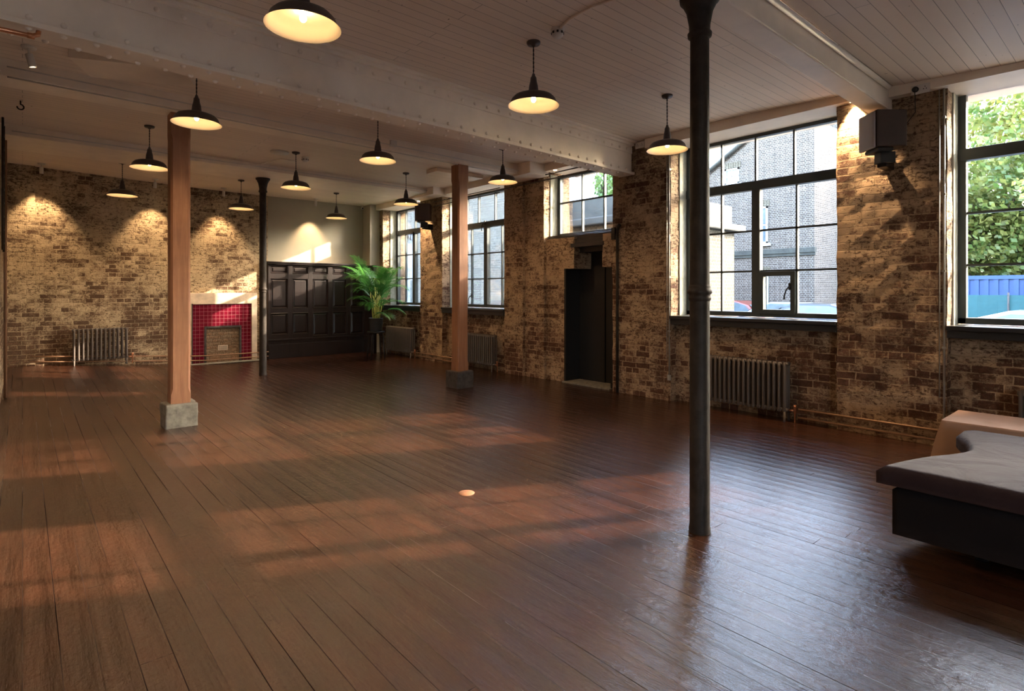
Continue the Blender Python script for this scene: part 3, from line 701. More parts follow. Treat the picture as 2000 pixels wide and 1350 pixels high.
# ------------------------------------------------------------------ radiators
def radiator(n, pitch, hgt, depth, label, loc, rz, valve=True, wd=0.045):
    """local: runs along +x from 0, depth along y centred"""
    t = thing('radiator', label, 'radiator', loc, rz, 'grey cast-iron column radiators')
    m = MB(); z0 = 0.09; cw = 0.016
    for yy in (-depth / 2 + 0.018, 0, depth / 2 - 0.018):
        m.tube([(0, yy, z0 + 0.012), (0, yy, z0 + 0.05), (0, yy, hgt - 0.05), (0, yy, hgt - 0.012)], [0.010, cw, cw, 0.010], 8)
    for zc_ in (z0 + 0.035, hgt - 0.035):
        m.tube([(0, -depth / 2 + 0.012, zc_), (0, depth / 2 - 0.012, zc_)], 0.022, 8); m.tube([(-pitch / 2, 0, zc_), (pitch / 2, 0, zc_)], 0.018, 8)
    first = m.build('radiator_section', mt['rad'], t); first.location = (pitch / 2, 0, 0)
    for i in range(1, n):
        c = first.copy(); COL.objects.link(c); c.location = (pitch * (i + 0.5), 0, 0)
    for i in (0, n - 1):
        for s_ in (-1, 1):
            m = MB(); m.tube([(pitch * (i + 0.5), s_ * (depth / 2 - 0.02), 0.11), (pitch * (i + 0.5), s_ * (depth / 2 - 0.018), 0.03), (pitch * (i + 0.5), s_ * (depth / 2 - 0.012), -0.002)], [0.016, 0.011, 0.015], 8); m.build('foot', mt['rad'], t)
    if valve:
        xe = -0.0 if valve < 0 else n * pitch
        s_ = -1 if valve < 0 else 1
        m = MB(); m.tube([(xe, 0, 0.125), (xe + 0.05 * s_, 0, 0.125)], 0.013, 10); m.lathe([(0.0, 0.19), (0.018, 0.19), (0.02, 0.17), (0.016, 0.15), (0.016, 0.10), (0.009, 0.09), (0.009, 0.0)], c=(xe + 0.06 * s_, 0, 0), n=14); m.build('valve', mt['copper'], t)
    return t
radiator(18, 0.058, 0.66, 0.14, 'long grey cast-iron radiator behind the near iron column, under the large window', (6.33, 2.66, 0), PI / 2, valve=-1)
radiator(17, 0.058, 0.66, 0.14, 'grey cast-iron radiator behind the right-hand wooden post', (6.33, 7.74, 0), PI / 2, valve=-1)
radiator(19, 0.058, 0.66, 0.14, 'grey cast-iron radiator beside the potted palm under the furthest window', (6.30, 10.46, 0), PI / 2, valve=-1)
radiator(15, 0.058, 0.60, 0.14, 'grey cast-iron radiator just showing at the right edge behind the cloth-covered table', (6.34, -0.08, 0), PI / 2)
pL = at(140, 700, y=12.26); pR = at(251, 700, y=12.26)
zf = fz(1.0, 12.26)
radiator(13, (pR.x - pL.x) / 13, 0.67, 0.13, 'grey slim-bar radiator standing against the far brick wall, left side', (pL.x, 12.27, zf), 0, valve=1)

# skirting pipes
def pipes(name, label, runs, r, mat, cat='pipe'):
    m = MB()
    for pts in runs: m.tube(pts, r, 8)
    return tag(m.build(name, mat), label, cat)
def wallrun(z, x, ya, yb): return [(x, ya, z), (x, yb, z)]
pipes('heating_pipes', 'two thin copper heating pipes low along the far brick wall and fireplace', [[(0.1 + 0.38 * k, 12.28, fz(0.1 + 0.38 * k, 12.28) + zz) for k in range(11)] for zz in (0.07, 0.16)], 0.011, mt['pipe'])
pipes('heating_pipes', 'two thin copper heating pipes at the foot of the wall under the nearer speaker', [wallrun(zz, 6.32, 1.0, 2.56) for zz in (0.06, 0.15)], 0.011, mt['pipe'])
pipes('heating_pipes', 'thin heating pipes at the foot of the brick pier left of the right-hand post', [wallrun(zz, 6.31, 8.75, 10.40) for zz in (0.06, 0.13)], 0.011, mt['pipe'])
# ceiling-height pipes across the door window and second window
pipes('conduit_pipes', 'two thin grey pipes crossing high in front of the door window', [[(6.29, 4.95, 3.20 + q), (6.29, 7.6, 3.20 + q)] for q in (0, 0.085)], 0.010, mt['rad'])
pipes('conduit_pipes', 'two thin grey pipes crossing the top of the second window', [[(6.32, 7.6, 3.16 + q), (6.32, 9.7, 3.16 + q)] for q in (0, 0.085)], 0.008, mt['rad'])
m = MB(); m.tube([(XP - 0.02, 5.02, 0), (XP - 0.02, 5.02, 2.30)], 0.020, 10); m.tube([(XP - 0.02, 5.02, 2.30), (XP - 0.025, 5.0, 2.34), (XP - 0.03, 4.97, 2.36)], 0.022, 8); m.box(XP - 0.03, XP + 0.01, 5.06, 5.12, 2.16, 2.33)
tag(m.build('soil_pipe', mt['iron']), 'slim black vertical pipe on the brick just right of the black door', 'pipe')
for y, zt_, zb_, lab in ((4.20, 3.3, 0.30, 'thin galvanised conduit on the brick edge left of the large window'), (1.31, 3.28, 0.20, 'thin galvanised conduit on the pier edge left of the rightmost window')):
    t = thing('cable_conduit', lab, 'conduit', (XP - 0.012, y - 0.02, 0), 0)
    m = MB(); m.tube([(0, 0, zb_), (0, 0, zt_)], 0.009, 8); m.tube([(0, 0.035, zb_ + 0.25), (0, 0.035, zt_)], 0.005, 6); m.build('tube', mt['galv'], t)
    m = MB(); m.box(-0.012, 0.012, -0.02, 0.02, zb_ - 0.03, zb_ + 0.04); m.build('outlet_box', mt['galv'], t)
    for z in (0.9, 1.6, 2.3, 3.0):
        m = MB(); m.box(-0.012, 0.012, -0.014, 0.014, z, z + 0.018); m.build('clip', mt['galv'], t)

# ------------------------------------------------------------------ speakers
def speaker(p, label, rz):
    t = thing('wall_speaker', label, 'speaker', p, rz, 'dark wall-mounted loudspeakers')
    # local front = +x ; depth .30, width .24, height .34
    m = MB(); m.box(-0.16, 0.12, -0.12, 0.12, -0.16, 0.18); m.build('cabinet', mt['speaker'], t, bevel=0.012)
    m = MB(); m.box(0.125, 0.150, -0.115, 0.115, -0.175, 0.165); m.build('grille', mt['grille'], t, bevel=0.016, seg=3)
    m = MB(); m.box(-0.05, 0.10, -0.10, 0.10, -0.20, -0.165); m.build('foot_plate', mt['black'], t, bevel=0.008)
    m = MB(); m.box(-0.10, 0.04, -0.05, 0.05, -0.30, -0.19); m.build('bracket', mt['black'], t, bevel=0.006)
    return t
az = math.atan2(0.66, -0.75)
q1 = at(1722, 258, x=6.12); speaker((q1.x, q1.y, q1.z), 'dark wooden loudspeaker on the brick pier at upper right', az)
m = MB(); m.box(q1.x, XP + 0.01, q1.y - 0.04, q1.y + 0.04, q1.z - 0.33, q1.z - 0.22); tag(m.build('wall_bracket', mt['black'], bevel=0.006), 'black wall bracket holding the nearer loudspeaker', 'bracket')
q2 = at(826, 416, x=6.14); speaker((q2.x, q2.y, q2.z), 'dark loudspeaker beside the furthest window, seen small', az)
m = MB(); m.box(q2.x, XP + 0.01, q2.y - 0.04, q2.y + 0.04, q2.z - 0.33, q2.z - 0.22); tag(m.build('wall_bracket', mt['black'], bevel=0.006), 'black wall bracket holding the further loudspeaker', 'bracket')
# socket with plug on the fascia
def socket(x, y, z, label, n_=2):
    t = thing('wall_socket', label, 'socket', (x, y, z))
    m = MB(); m.box(-0.010, 0.0, -0.073, 0.073, -0.043, 0.043); m.build('face_plate', mt['white'], t, bevel=0.004)
    for s_ in (-0.036, 0.036):
        m = MB()
        for (a, b_) in ((0, 0.014), (-0.010, -0.006), (0.010, -0.006)): m.box(-0.0115, -0.0095, s_ + a - 0.003, s_ + a + 0.003, b_ - 0.005, b_ + 0.005)
        m.build('socket_holes', mt['black'], t)
    return t
ps = at(1798, 174, x=6.25); socket(6.25, ps.y, ps.z, 'white double socket on the cream boxing right of the nearer speaker')
t = thing('power_plug', 'black plug in the socket with a cable hanging to the speaker', 'plug', (6.25, ps.y + 0.036, ps.z))
m = MB(); m.lathe([(0.0, 0), (0.026, 0), (0.026, 0.018), (0.018, 0.030), (0, 0.032)], n=20, M=Matrix.Translation((-0.012, 0, 0)) @ Matrix.Rotation(-PI / 2, 4, 'Y')); m.build('plug_body', mt['black'], t)
m = MB(); e = Vector((q1.x + 0.16, q1.y - 0.06, q1.z - 0.02)) - Vector((6.25, ps.y + 0.036, ps.z))
m.tube([(-0.035, 0, -0.02), (-0.03, 0.0, -0.08), (0.02, 0.01, -0.2), (e.x * 0.8, e.y * 0.6, e.z * 0.8 - 0.02), tuple(e)], 0.0035, 6); m.build('power_cable', mt['black'], t)
pd = at(1248, 283, x=6.25); socket(6.248, pd.y - 0.02, 3.385, 'white blank plate on the cream boxing where the riveted girder ends')

# ------------------------------------------------------------------ ceiling bits
def detector(p, label, s=1.0):
    t = thing('smoke_detector', label, 'smoke detector', p, 0)
    m = MB(); m.lathe([(0, 0.002), (0.05, 0.002), (0.052, -0.018), (0.0, -0.018)], n=28); m.build('mounting_base', mt['white'], t)
    m = MB(); m.lathe([(0.046, -0.018), (0.046, -0.030), (0.044, -0.055), (0.030, -0.072), (0.0, -0.075)], n=28); m.build('sensor_cap', mt['white'], t)
    m = MB()
    for k in range(8):
        a_ = k * PI / 4; m.box(-0.003, 0.003, -0.008, 0.008, -0.05, -0.034, M=Matrix.Rotation(a_, 4, 'Z') @ Matrix.Translation((0.047, 0, 0)))
    m.build('sensor_slots', mt['black'], t)
p = at(1089, 55, z=cz(3, 3)); detector((p.x, p.y, cz(p.x, p.y)), 'white round smoke detector on the ceiling beside the second pendant')
pa = at(1110, 40, z=3.43); pb = at(1220, -6, z=3.40)
pipes('ceiling_cable', 'cream-painted cable curving from the near smoke detector to the top edge', [[(p.x, p.y, cz(p.x, p.y) - 0.012), (pa.x, pa.y - 0.02, 3.435), ((pa.x + pb.x) / 2 - 0.03, (pa.y + pb.y) / 2, 3.425), (pb.x, pb.y, cz(pb.x, pb.y) - 0.008), (pb.x + 0.5, pb.y - 1.1, cz(3, pb.y - 1) - 0.01)]], 0.011, mt['paint'], 'cable')
p = at(581, 309, z=3.45); detector((p.x + 0.06, p.y - 0.15, 3.45), 'white smoke detector behind the pendant near the distant iron column')
t = thing('ceiling_disc', 'flat white disc fitting on the ceiling left of the distant detector', 'ceiling fitting', tuple(at(546, 297, z=3.45)))
m = MB(); m.lathe([(0, 0.002), (0.13, 0.002), (0.125, -0.02), (0.0, -0.03)], n=32); m.build('disc', mt['white'], t)
a_ = at(548, 310, z=3.44); b_ = at(505, 327, z=3.36)
pipes('ceiling_cable', 'thin pale conduit running from the distant detector to the cross beam', [[(a_.x + 0.25, a_.y, 3.435), (a_.x, a_.y, 3.435), (b_.x, b_.y, 3.40), (b_.x - 0.3, b_.y, 3.35)]], 0.010, mt['paint'], 'cable')
for k, (yy, z_, lab) in enumerate(((6.62, 3.293, 'pale cable clipped along the underside of the post beam'), (6.475, 3.34, 'pale cable clipped along the near face of the post beam'), (9.295, 3.40, 'pale cable clipped along the distant ceiling beam'))):
    pipes('clipped_cable', lab, [[(-0.1, yy - 0.03, z_), (3, yy + (0.10 if k < 2 else 0.055), z_), (6.2, yy + (0.21 if k < 2 else 0.12), z_)]], 0.006, mt['white'], 'cable')
# flat panels between the beams
m = MB(); m.box(0.0, 0.85, 0, 0.45, 0, 0.07); o = m.build('ceiling_panel', mt['paint'], bevel=0.003); o.location = tuple(at(133, 112, z=3.37)); o.rotation_euler = (0, 0, -0.41)
tag(o, 'flat cream boxed panel on the ceiling behind the girder, upper left', 'panel')
m = MB(); m.box(0, 0.95, -0.10, 0.22, 0, 0.06); o = m.build('ceiling_panel', mt['paint'], bevel=0.003); o.location = tuple(at(847, 336, z=3.385)); tag(o, 'flat cream boxed panel on the ceiling behind the right-hand post', 'panel')
p = at(230, 128, z=3.45); m = MB(); m.box(-0.035, 0.035, -0.02, 0.02, -0.06, 0.002); o = m.build('junction_box', mt['white'], bevel=0.004); o.location = (p.x, p.y, 3.45); tag(o, 'small white junction box under the ceiling at upper left', 'junction box')
p = at(770, 284, y=6.62); m = MB(); m.box(-0.045, 0.045, -0.03, 0.02, -0.04, 0.04); o = m.build('junction_box', mt['white'], bevel=0.004); o.location = (p.x, 6.655, 3.38); tag(o, 'small white junction box on the post beam, mid picture', 'junction box')
p = at(40, 197, z=3.46); t = thing('ceiling_hook', 'small dark hook hanging from the ceiling at far left', 'hook', (p.x, p.y, cz(p.x, p.y)))
m = MB(); m.tube([(0, 0, 0.002), (0, 0, -0.04)] + [(0.028 * math.sin(k * 0.6), 0, -0.068 + 0.028 * math.cos(k * 0.6)) for k in range(9)], 0.007, 8); m.build('hook_ring', mt['iron'], t)
# copper pipe top left
p = at(74, 73, z=2.97)
m = MB(); m.tube([(p.x - 0.62, p.y + 0.02, p.z), (p.x - 0.03, p.y, p.z), (p.x, p.y, p.z + 0.015), (p.x + 0.005, p.y + 0.02, 3.02)], 0.014, 10)
m.tube([(p.x - 0.05, p.y, p.z), (p.x - 0.015, p.y, p.z)], 0.018, 10)
tag(m.build('copper_pipe', mt['copper']), 'short bright copper pipe with an elbow at the top left edge', 'pipe')
# left wall conduit + cable ladder
t = thing('cable_ladder', 'dark cable ladder fixed up the left wall at the picture edge', 'cable ladder', (-0.17, 8.7, 0))
m = MB(); m.tube([(0, 0, 1.9), (0, 0, 3.42)], 0.012, 8); m.tube([(0, 0.45, 1.9), (0, 0.45, 3.42)], 0.012, 8); m.build('rail', mt['iron'], t)
for k in range(9):
    m = MB(); m.tube([(0, 0, 2.0 + 0.16 * k), (0, 0.45, 2.0 + 0.16 * k)], 0.009, 6); m.build('rung', mt['iron'], t)
m = MB(); m.tube([(-0.16, 9.4, 0.1), (-0.16, 9.4, 3.3)], 0.018, 10); tag(m.build('wall_pipe', mt['pipe']), 'thin vertical copper pipe on the left wall', 'pipe')
# camera
p = at(708, 404, y=12.3); t = thing('security_camera', 'tiny white security camera in the far corner by the ceiling', 'camera', (p.x, 12.3, 3.45))
m = MB(); m.lathe([(0, 0.002), (0.035, 0.002), (0.035, -0.02), (0, -0.02)], n=18); m.build('mount', mt['white'], t)
m = MB(); m.tube([(0, 0.02, -0.06), (-0.03, -0.07, -0.08)], 0.028, 12); m.tube([(0, 0.01, -0.01), (0, 0.01, -0.05)], 0.01, 8); m.build('camera_body', mt['white'], t)
m = MB(); m.tube([(-0.03, -0.07, -0.08), (-0.031, -0.073, -0.081)], 0.02, 12); m.build('lens', mt['black'], t)
# brass floor disc
p = at(911, 963, z=0); m = MB(); m.lathe([(0.0, 0.004), (0.052, 0.004), (0.058, 0.0)], c=(p.x, p.y, 0), n=32); tag(m.build('floor_plug', mt['post']), 'small round plug set into the floorboards mid room', 'floor plug')

# ------------------------------------------------------------------ fireplace
t = thing('fireplace', 'blocked fireplace with crimson tiles in a bare plaster surround', 'fireplace', (3.04, YF, fz(2.6, YF)))
W = lambda p: p - Vector((3.04, YF, 0))
def frame_box(m, xa, xb, zt_, xi, xj, zi, y0, y1):
    m.box(xa, xi, y0, y1, 0, zt_); m.box(xj, xb, y0, y1, 0, zt_); m.box(xi, xj, y0, y1, zi, zt_)
yy = YF
m = MB(); frame_box(m, 2.42, 3.68, 1.39, 2.49, 3.58, 1.17, yy - 0.10, yy + 0.02); m.build('plaster_surround', mt['cream_plaster'], t, warp=lambda p: W(p) + noise.noise_vector(p * 8) * 0.006, bevel=0.004)
m = MB(); frame_box(m, 2.49, 3.58, 1.17, 2.71, 3.37, 0.72, yy - 0.07, yy + 0.02); m.build('tiled_face', mt['tile'], t, warp=W)
m = MB(); m.box(2.475, 2.492, yy - 0.11, yy, 0, 1.18); frame_box(m, 2.70, 3.38, 0.73, 2.735, 3.345, 0.695, yy - 0.085, yy); m.build('edge_strip', mt['stone_dark'], t, warp=W)
m = MB(); m.box(2.735, 3.345, yy - 0.04, yy, 0, 0.70); m.build('brick_infill', mt['infill'], t, warp=W)
m = MB(); m.box(2.95, 3.13, yy - 0.05, yy - 0.03, 0.24, 0.34); vent = m.build('air_brick', mt['cream_plaster'], t, warp=W)
m = MB()
for i in range(9):
    for j in range(4): m.box(2.96 + i * 0.018, 2.970 + i * 0.018, yy - 0.052, yy - 0.049, 0.25 + j * 0.021, 0.262 + j * 0.021)
m.build('vent_holes', mt['black'], vent, warp=W)
m = MB(); m.box(2.40, 3.75, yy - 0.30, yy - 0.05, 0.0, 0.012); m.build('hearth', mt['stone'], t, warp=W)

# ------------------------------------------------------------------ wainscot
t = thing('panelled_screen', 'tall black-stained oak panelling standing against the plastered wall', 'panelling', (5.03, 12.3, 0))
W = lambda p: p - Vector((5.03, 12.3, 0))
yb = 12.34; U = [525, 567, 606.5, 645.6, 680.6, 714]
X = [at(u, 600, y=12.3).x for u in U]; X[0] = 3.90; X[-1] = 6.10
m = MB(); m.box(X[0], X[-1], yb, YF, 0.0, 2.05)
sw = 0.045
rows = [[(0.50, 0.97), (1.06, 1.71), (1.81, 1.98)]] * 2 + [[(0.44, 0.97), (1.06, 1.71), (1.81, 1.98)]] * 3
m.build('back_board', mt['oak'], t, warp=W)
m = MB()
for i in range(6):
    x = X[i]; a_, b_ = (x, x + sw) if i == 0 else ((x - sw, x) if i == 5 else (x - sw, x + sw)); m.box(a_, b_, 12.30, yb + 0.01, 0.0, 2.0)
for i in range(5):
    a_, b_ = X[i] + sw, X[i + 1] - sw; R_ = rows[i]; zz = [0.0] + [q for r_ in R_ for q in r_] + [2.0]
    for k in range(0, len(zz), 2): m.box(a_ - 0.001, b_ + 0.001, 12.302, yb + 0.01, zz[k], zz[k + 1])
m.build('frame', mt['oak'], t, warp=W, bevel=0.003)
for i in range(5):
    for (za, zb) in rows[i]:
        a_, b_ = X[i] + sw, X[i + 1] - sw
        m = MB(); o1 = [(a_, 12.306, za), (b_, 12.306, za), (b_, 12.306, zb), (a_, 12.306, zb)]
        def ins(d_, y_): return [(a_ + d_, y_, za + d_), (b_ - d_, y_, za + d_), (b_ - d_, y_, zb - d_), (a_ + d_, y_, zb - d_)]
        rr = [o1, ins(0.012, 12.298), ins(0.026, 12.328), ins(0.034, 12.328), ins(0.06, 12.315)]
        for A, B in zip(rr, rr[1:]):
            for k in range(4): j = (k + 1) % 4; m.face([A[k], A[j], B[j], B[k]])
        m.face(rr[-1]); m.build('raised_panel', mt['oak'], t, warp=W)
m = MB(); m.box(X[0] - 0.02, X[-1] + 0.01, 12.265, YF, 2.0, 2.03); m.box(X[0] - 0.03, X[-1] + 0.02, 12.245, YF, 2.03, 2.06); m.build('cornice', mt['oak'], t, warp=W, bevel=0.006)
m = MB(); m.box(X[0], X[-1], 12.285, 12.31, 0.0, 0.30); m.box(X[0], X[-1], 12.28, 12.31, 0.38, 0.41); m.build('plinth', mt['oak'], t, warp=W, bevel=0.004)
m = MB(); m.box(6.08, 6.13, 11.78, 12.30, 0.0, 2.03); m.box(6.05, 6.10, 11.78, 11.84, 0.0, 2.03); m.box(6.06, 6.10, 11.80, 12.28, 1.28, 1.36); m.box(6.06, 6.10, 11.80, 12.28, 0.3, 0.4); m.build('side_return', mt['oak'], t, warp=W, bevel=0.004)

# ------------------------------------------------------------------ palm
px, py = 5.76, 11.10
t = thing('plant_stool', 'low black stool with splayed legs holding the palm pot', 'stool', (px, py, 0))
m = MB(); m.lathe([(0, 0.53), (0.18, 0.53), (0.19, 0.545), (0.19, 0.56), (0.18, 0.57), (0, 0.57)], n=32); m.build('stool_top', mt['black'], t)
for k in range(4):
    a_ = k * PI / 2 + 0.6; c_, s_ = math.cos(a_), math.sin(a_)
    m = MB(); m.tube([(0.06 * c_, 0.06 * s_, 0.53), (0.14 * c_, 0.14 * s_, 0.515), (0.175 * c_, 0.175 * s_, 0.45), (0.185 * c_, 0.185 * s_, 0.2), (0.21 * c_, 0.21 * s_, 0.0)], [0.014] * 5, 8); m.build('leg', mt['black'], t)
t = thing('potted_palm', 'bushy green palm in a charcoal pot beside the furthest window', 'plant', (px, py, 0.57))
m = MB(); m.lathe([(0, 0), (0.12, 0), (0.125, 0.01), (0.15, 0.27), (0.155, 0.28), (0.145, 0.285), (0.138, 0.25), (0, 0.25)], n=36); m.build('pot', mt['pot'], t)
m = MB(); m.lathe([(0, 0.253), (0.1395, 0.253)], n=24); m.build('soil', mt['soil'], t)
rnd = random.Random(3)
def frond(m, base, az_, lean, length, droop, leafl):
    """returns rachis points; leaflets in a V along both sides"""
    pts = []; d_ = Vector((math.sin(lean) * math.cos(az_), math.sin(lean) * math.sin(az_), math.cos(lean))); p_ = Vector(base)
    n_ = 18
    for i in range(n_ + 1):
        pts.append(p_.copy()); p_ = p_ + d_ * (length / n_)
        d_ = (d_ + Vector((math.cos(az_) * 0.6, math.sin(az_) * 0.6, -1)) * droop / n_ * (0.3 + 1.6 * i / n_)).normalized()
    return pts
stems = []
NST = 15
for k in range(NST):
    a_ = rnd.uniform(0, 2 * PI); r_ = rnd.uniform(0.01, 0.085)
    b0 = Vector((r_ * math.cos(a_), r_ * math.sin(a_), 0.25)); top = b0 + Vector((r_ * 1.3 * math.cos(a_), r_ * 1.3 * math.sin(a_), rnd.uniform(0.35, 0.75)))
    m = MB(); m.tube([b0, b0.lerp(top, 0.5) + Vector((0.01, 0, 0)), top], [0.013, 0.011, 0.008], 7); m.build('cane', mt['cane'], t); stems.append((top, a_))
for k in range(46):
    top, a0 = stems[k % NST]; a_ = a0 + rnd.uniform(-1.3, 1.3)
    lean = rnd.uniform(0.12, 0.85); ln = rnd.uniform(0.55, 0.95) * (1.05 - 0.25 * lean); dr = rnd.uniform(0.5, 1.5)
    b_ = top - Vector((0, 0, rnd.uniform(0, 0.25)))
    if k < 5: lean = 1.1; ln = 0.5; b_ = top - Vector((0, 0, 0.3))
    pts = frond(None, b_, a_, lean, ln, dr, 0.25)
    # keep out of walls
    m = MB(); m.tube(pts, [0.006 - 0.0045 * i / 18 for i in range(19)], 5)
    for i in range(5, 19):
        for side in (-1, 1):
            for sub_ in (0, 0.5):
                if i == 18 and sub_: continue
                p_ = pts[i].lerp(pts[min(i + 1, 18)], sub_)
                tn = (pts[min(i + 1, 18)] - pts[i - 1]).normalized(); sd = tn.cross(Vector((0, 0, 1)))
                if sd.length < 0.05: sd = Vector((-math.sin(a_), math.cos(a_), 0))
                sd.normalize(); up = sd.cross(tn)
                f_ = (i + sub_ - 5) / 13; ll = 0.30 * math.sin(PI * (0.15 + 0.72 * f_)) ** 0.7 * rnd.uniform(0.85, 1.1)
                dir_ = (sd * side * (0.9 - 0.45 * f_) + tn * (0.65 + 0.5 * f_) + up * 0.25).normalized()
                wv = (dir_.cross(up)).normalized() * 0.0050
                q_ = [p_]; dd = dir_.copy()
                for s_ in range(4):
                    q_.append(q_[-1] + dd * ll / 4); dd = (dd + Vector((0, 0, -0.20 - 0.1 * s_))).normalized()
                ws = [0.35, 1, 0.95, 0.6, 0.05]
                for s_ in range(4): m.face([q_[s_] - wv * ws[s_], q_[s_] + wv * ws[s_], q_[s_ + 1] + wv * ws[s_ + 1], q_[s_ + 1] - wv * ws[s_ + 1]], smooth=True)
    def keep(p_):
        gx = p_.x + px; gy_ = p_.y + py
        if gx > 6.22: p_.x = 6.22 - px - 0.2 * (gx - 6.22) * 0
        if gy_ > 12.2: p_.y = 12.2 - py
        if gy_ > 11.7 and gx > 6.0: p_.x = 6.0 - px
        return p_
    m.build('frond', mt['palm'], t, warp=keep)

# ------------------------------------------------------------------ sofa and table
t = thing('upholstered_daybed', 'low dark daybed with a loose mauve-brown velvet mattress, right foreground', 'daybed', (4.2, 0.2, 0))
W = lambda p: p - Vector((4.2, 0.2, 0))
back = [(3.60, 1.04), (3.80, 0.985), (3.99, 0.925), (4.15, 0.85), (4.27, 0.80), (4.38, 0.775), (4.48, 0.785), (4.60, 0.825), (4.72, 0.875), (4.84, 0.92), (4.95, 0.92), (5.05, 0.86)]
def pad(back_, yend, z0, z1, r, xn=28, yn=18, top_noise=0.0, inset=0.0):
    """cushion: grid between back edge curve and yend with rounded rim"""
    m = MB(); n_ = len(back_)
    def yb(x):
        for (xa, ya), (xb, yb_) in zip(back_, back_[1:]):
            if x <= xb: f = (x - xa) / (xb - xa); return ya + (yb_ - ya) * f
        return back_[-1][1]
    xa, xb = back_[0][0] + inset, back_[-1][0] - inset
    prof = [0, 0.015, 0.04, 0.08] + [0.08 + 0.84 * k / xn for k in range(1, xn)] + [0.92, 0.96, 0.985, 1]
    gx = [xa + (xb - xa) * q_ for q_ in prof]
    py_ = [0, 0.012, 0.03, 0.06] + [0.06 + 0.88 * k / yn for k in range(1, yn)] + [0.94, 0.97, 0.988, 1]
    def hgt(x, y, yt):
        d_ = min(x - xa, xb - x, yt - y, y - yend); d_ = max(0, d_)
        e_ = r - math.sqrt(max(0, r * r - max(0, r - d_) ** 2)); 
        return z1 - e_ + top_noise * (noise.noise(Vector((x * 2.2, y * 2.2, 1))) + 0.5 * noise.noise(Vector((x * 7, y * 3, 4)))) * min(1, d_ / 0.1)
    G = []
    for x in gx:
        yt = yb(x) - inset; G.append([Vector((x, yt + (yend - yt) * q_, hgt(x, yt + (yend - yt) * q_, yt))) for q_ in py_])
    for i in range(len(gx) - 1):
        for j in range(len(py_) - 1): m.face([G[i][j], G[i][j + 1], G[i + 1][j + 1], G[i + 1][j]], smooth=True)
    rim = [G[i][0] for i in range(len(gx))] + [G[-1][j] for j in range(1, len(py_))] + [G[i][-1] for i in range(len(gx) - 2, -1, -1)] + [G[0][j] for j in range(len(py_) - 2, 0, -1)]
    for a_, b_ in zip(rim, rim[1:] + rim[:1]):
        zz = [1.0, 0.66, 0.33, 0.0]
        for k in range(3):
            f = lambda p_, q_: Vector((p_.x, p_.y, z0 + (p_.z - z0) * q_))
            m.face([f(a_, zz[k]), f(b_, zz[k]), f(b_, zz[k + 1]), f(a_, zz[k + 1])], smooth=True)
    m.face([(p_.x, p_.y, z0) for p_ in rim][::-1])
    return m
pad(back, -1.6, 0.355, 0.455, 0.035, top_noise=0.010).build('mattress', mt['velvet'], t, warp=W)
pad(back, -1.6, 0.075, 0.352, 0.03, inset=0.05).build('base', mt['velvet_dark'], t, warp=W)
for (x, y) in ((3.85, 0.62), (4.85, 0.7), (3.85, -1.3), (4.85, -1.3)):
    m = MB(); m.lathe([(0.0, 0.0), (0.03, 0.0), (0.035, 0.08), (0, 0.08)], c=(x, y, 0), n=16); m.build('foot', mt['black'], t, warp=W)
t = thing('low_table', 'low table under a tan cloth, in front of the rightmost window', 'table', (5.5, 0.1, 0))
W = lambda p: p - Vector((5.5, 0.1, 0))
tx0, tx1, ty0, ty1, tz = 5.26, 5.80, -0.9, 1.08, 0.445
m = MB(); m.box(tx0, tx1, ty0, ty1, tz - 0.03, tz); m.build('tabletop', mt['post'], t, warp=W)
for (x, y) in ((tx0 + .04, ty0 + .04), (tx1 - .04, ty0 + .04), (tx0 + .04, ty1 - .04), (tx1 - .04, ty1 - .04)):
    m = MB(); m.box(x - .02, x + .02, y - .02, y + .02, 0, tz - 0.03); m.build('leg', mt['post'], t, warp=W)
# cloth
m = MB()
per = []
def edge(a_, b_, n_):
    for k in range(n_): q_ = k / n_; per.append((a_[0] + (b_[0] - a_[0]) * q_, a_[1] + (b_[1] - a_[1]) * q_))
e_ = 0.006
A_, B_, C_, D_ = (tx0 - e_, ty1 + e_), (tx0 - e_, ty0 - e_), (tx1 + e_, ty0 - e_), (tx1 + e_, ty1 + e_)
edge(A_, B_, 60); edge(B_, C_, 20); edge(C_, D_, 60); edge(D_, A_, 20)
cx_, cy_ = (tx0 + tx1) / 2, (ty0 + ty1) / 2
def ring_(k):   # k=0 top edge .. 1 hem
    out = []
    n_ = len(per)
    for i, (x, y) in enumerate(per):
        ex = min(abs(x - tx0), abs(x - tx1)); ey = min(abs(y - ty0), abs(y - ty1)); corner = max(0, 1 - (max(ex, ey)) / 0.16)
        drop = 0.30 + 0.07 * corner
        ox = (-1 if x < cx_ else 1) * (1 if ex < 0.02 else 0); oy = (1 if y > cy_ else -1) * (1 if ey < 0.02 else 0)
        nn = Vector((ox, oy, 0))
        if nn.length: nn.normalize()
        s_ = 0.012 * math.sin(i * 0.55) + 0.008 * math.sin(i * 1.3 + 1)
        off = k * (0.03 + s_) + corner * 0.055 * math.sin(min(1, k) * PI * 0.55)
        out.append(Vector((x, y, tz + 0.004 - (0.006 if k > 0 else 0) - k * drop)) + nn * off)
    return out
rs = [ring_(q_) for q_ in (0, 0.03, 0.15, 0.35, 0.6, 0.8, 1.0)]
for A, B in zip(rs, rs[1:]):
    for i in range(len(per)): j = (i + 1) % len(per); m.face([A[i], A[j], B[j], B[i]], smooth=True)
m.face([p_ for p_ in rs[0]][::-1]); o = m.build('tablecloth', mt['hessian'])
tag(o, 'tan linen cloth draped over the low table by the rightmost window', 'tablecloth')

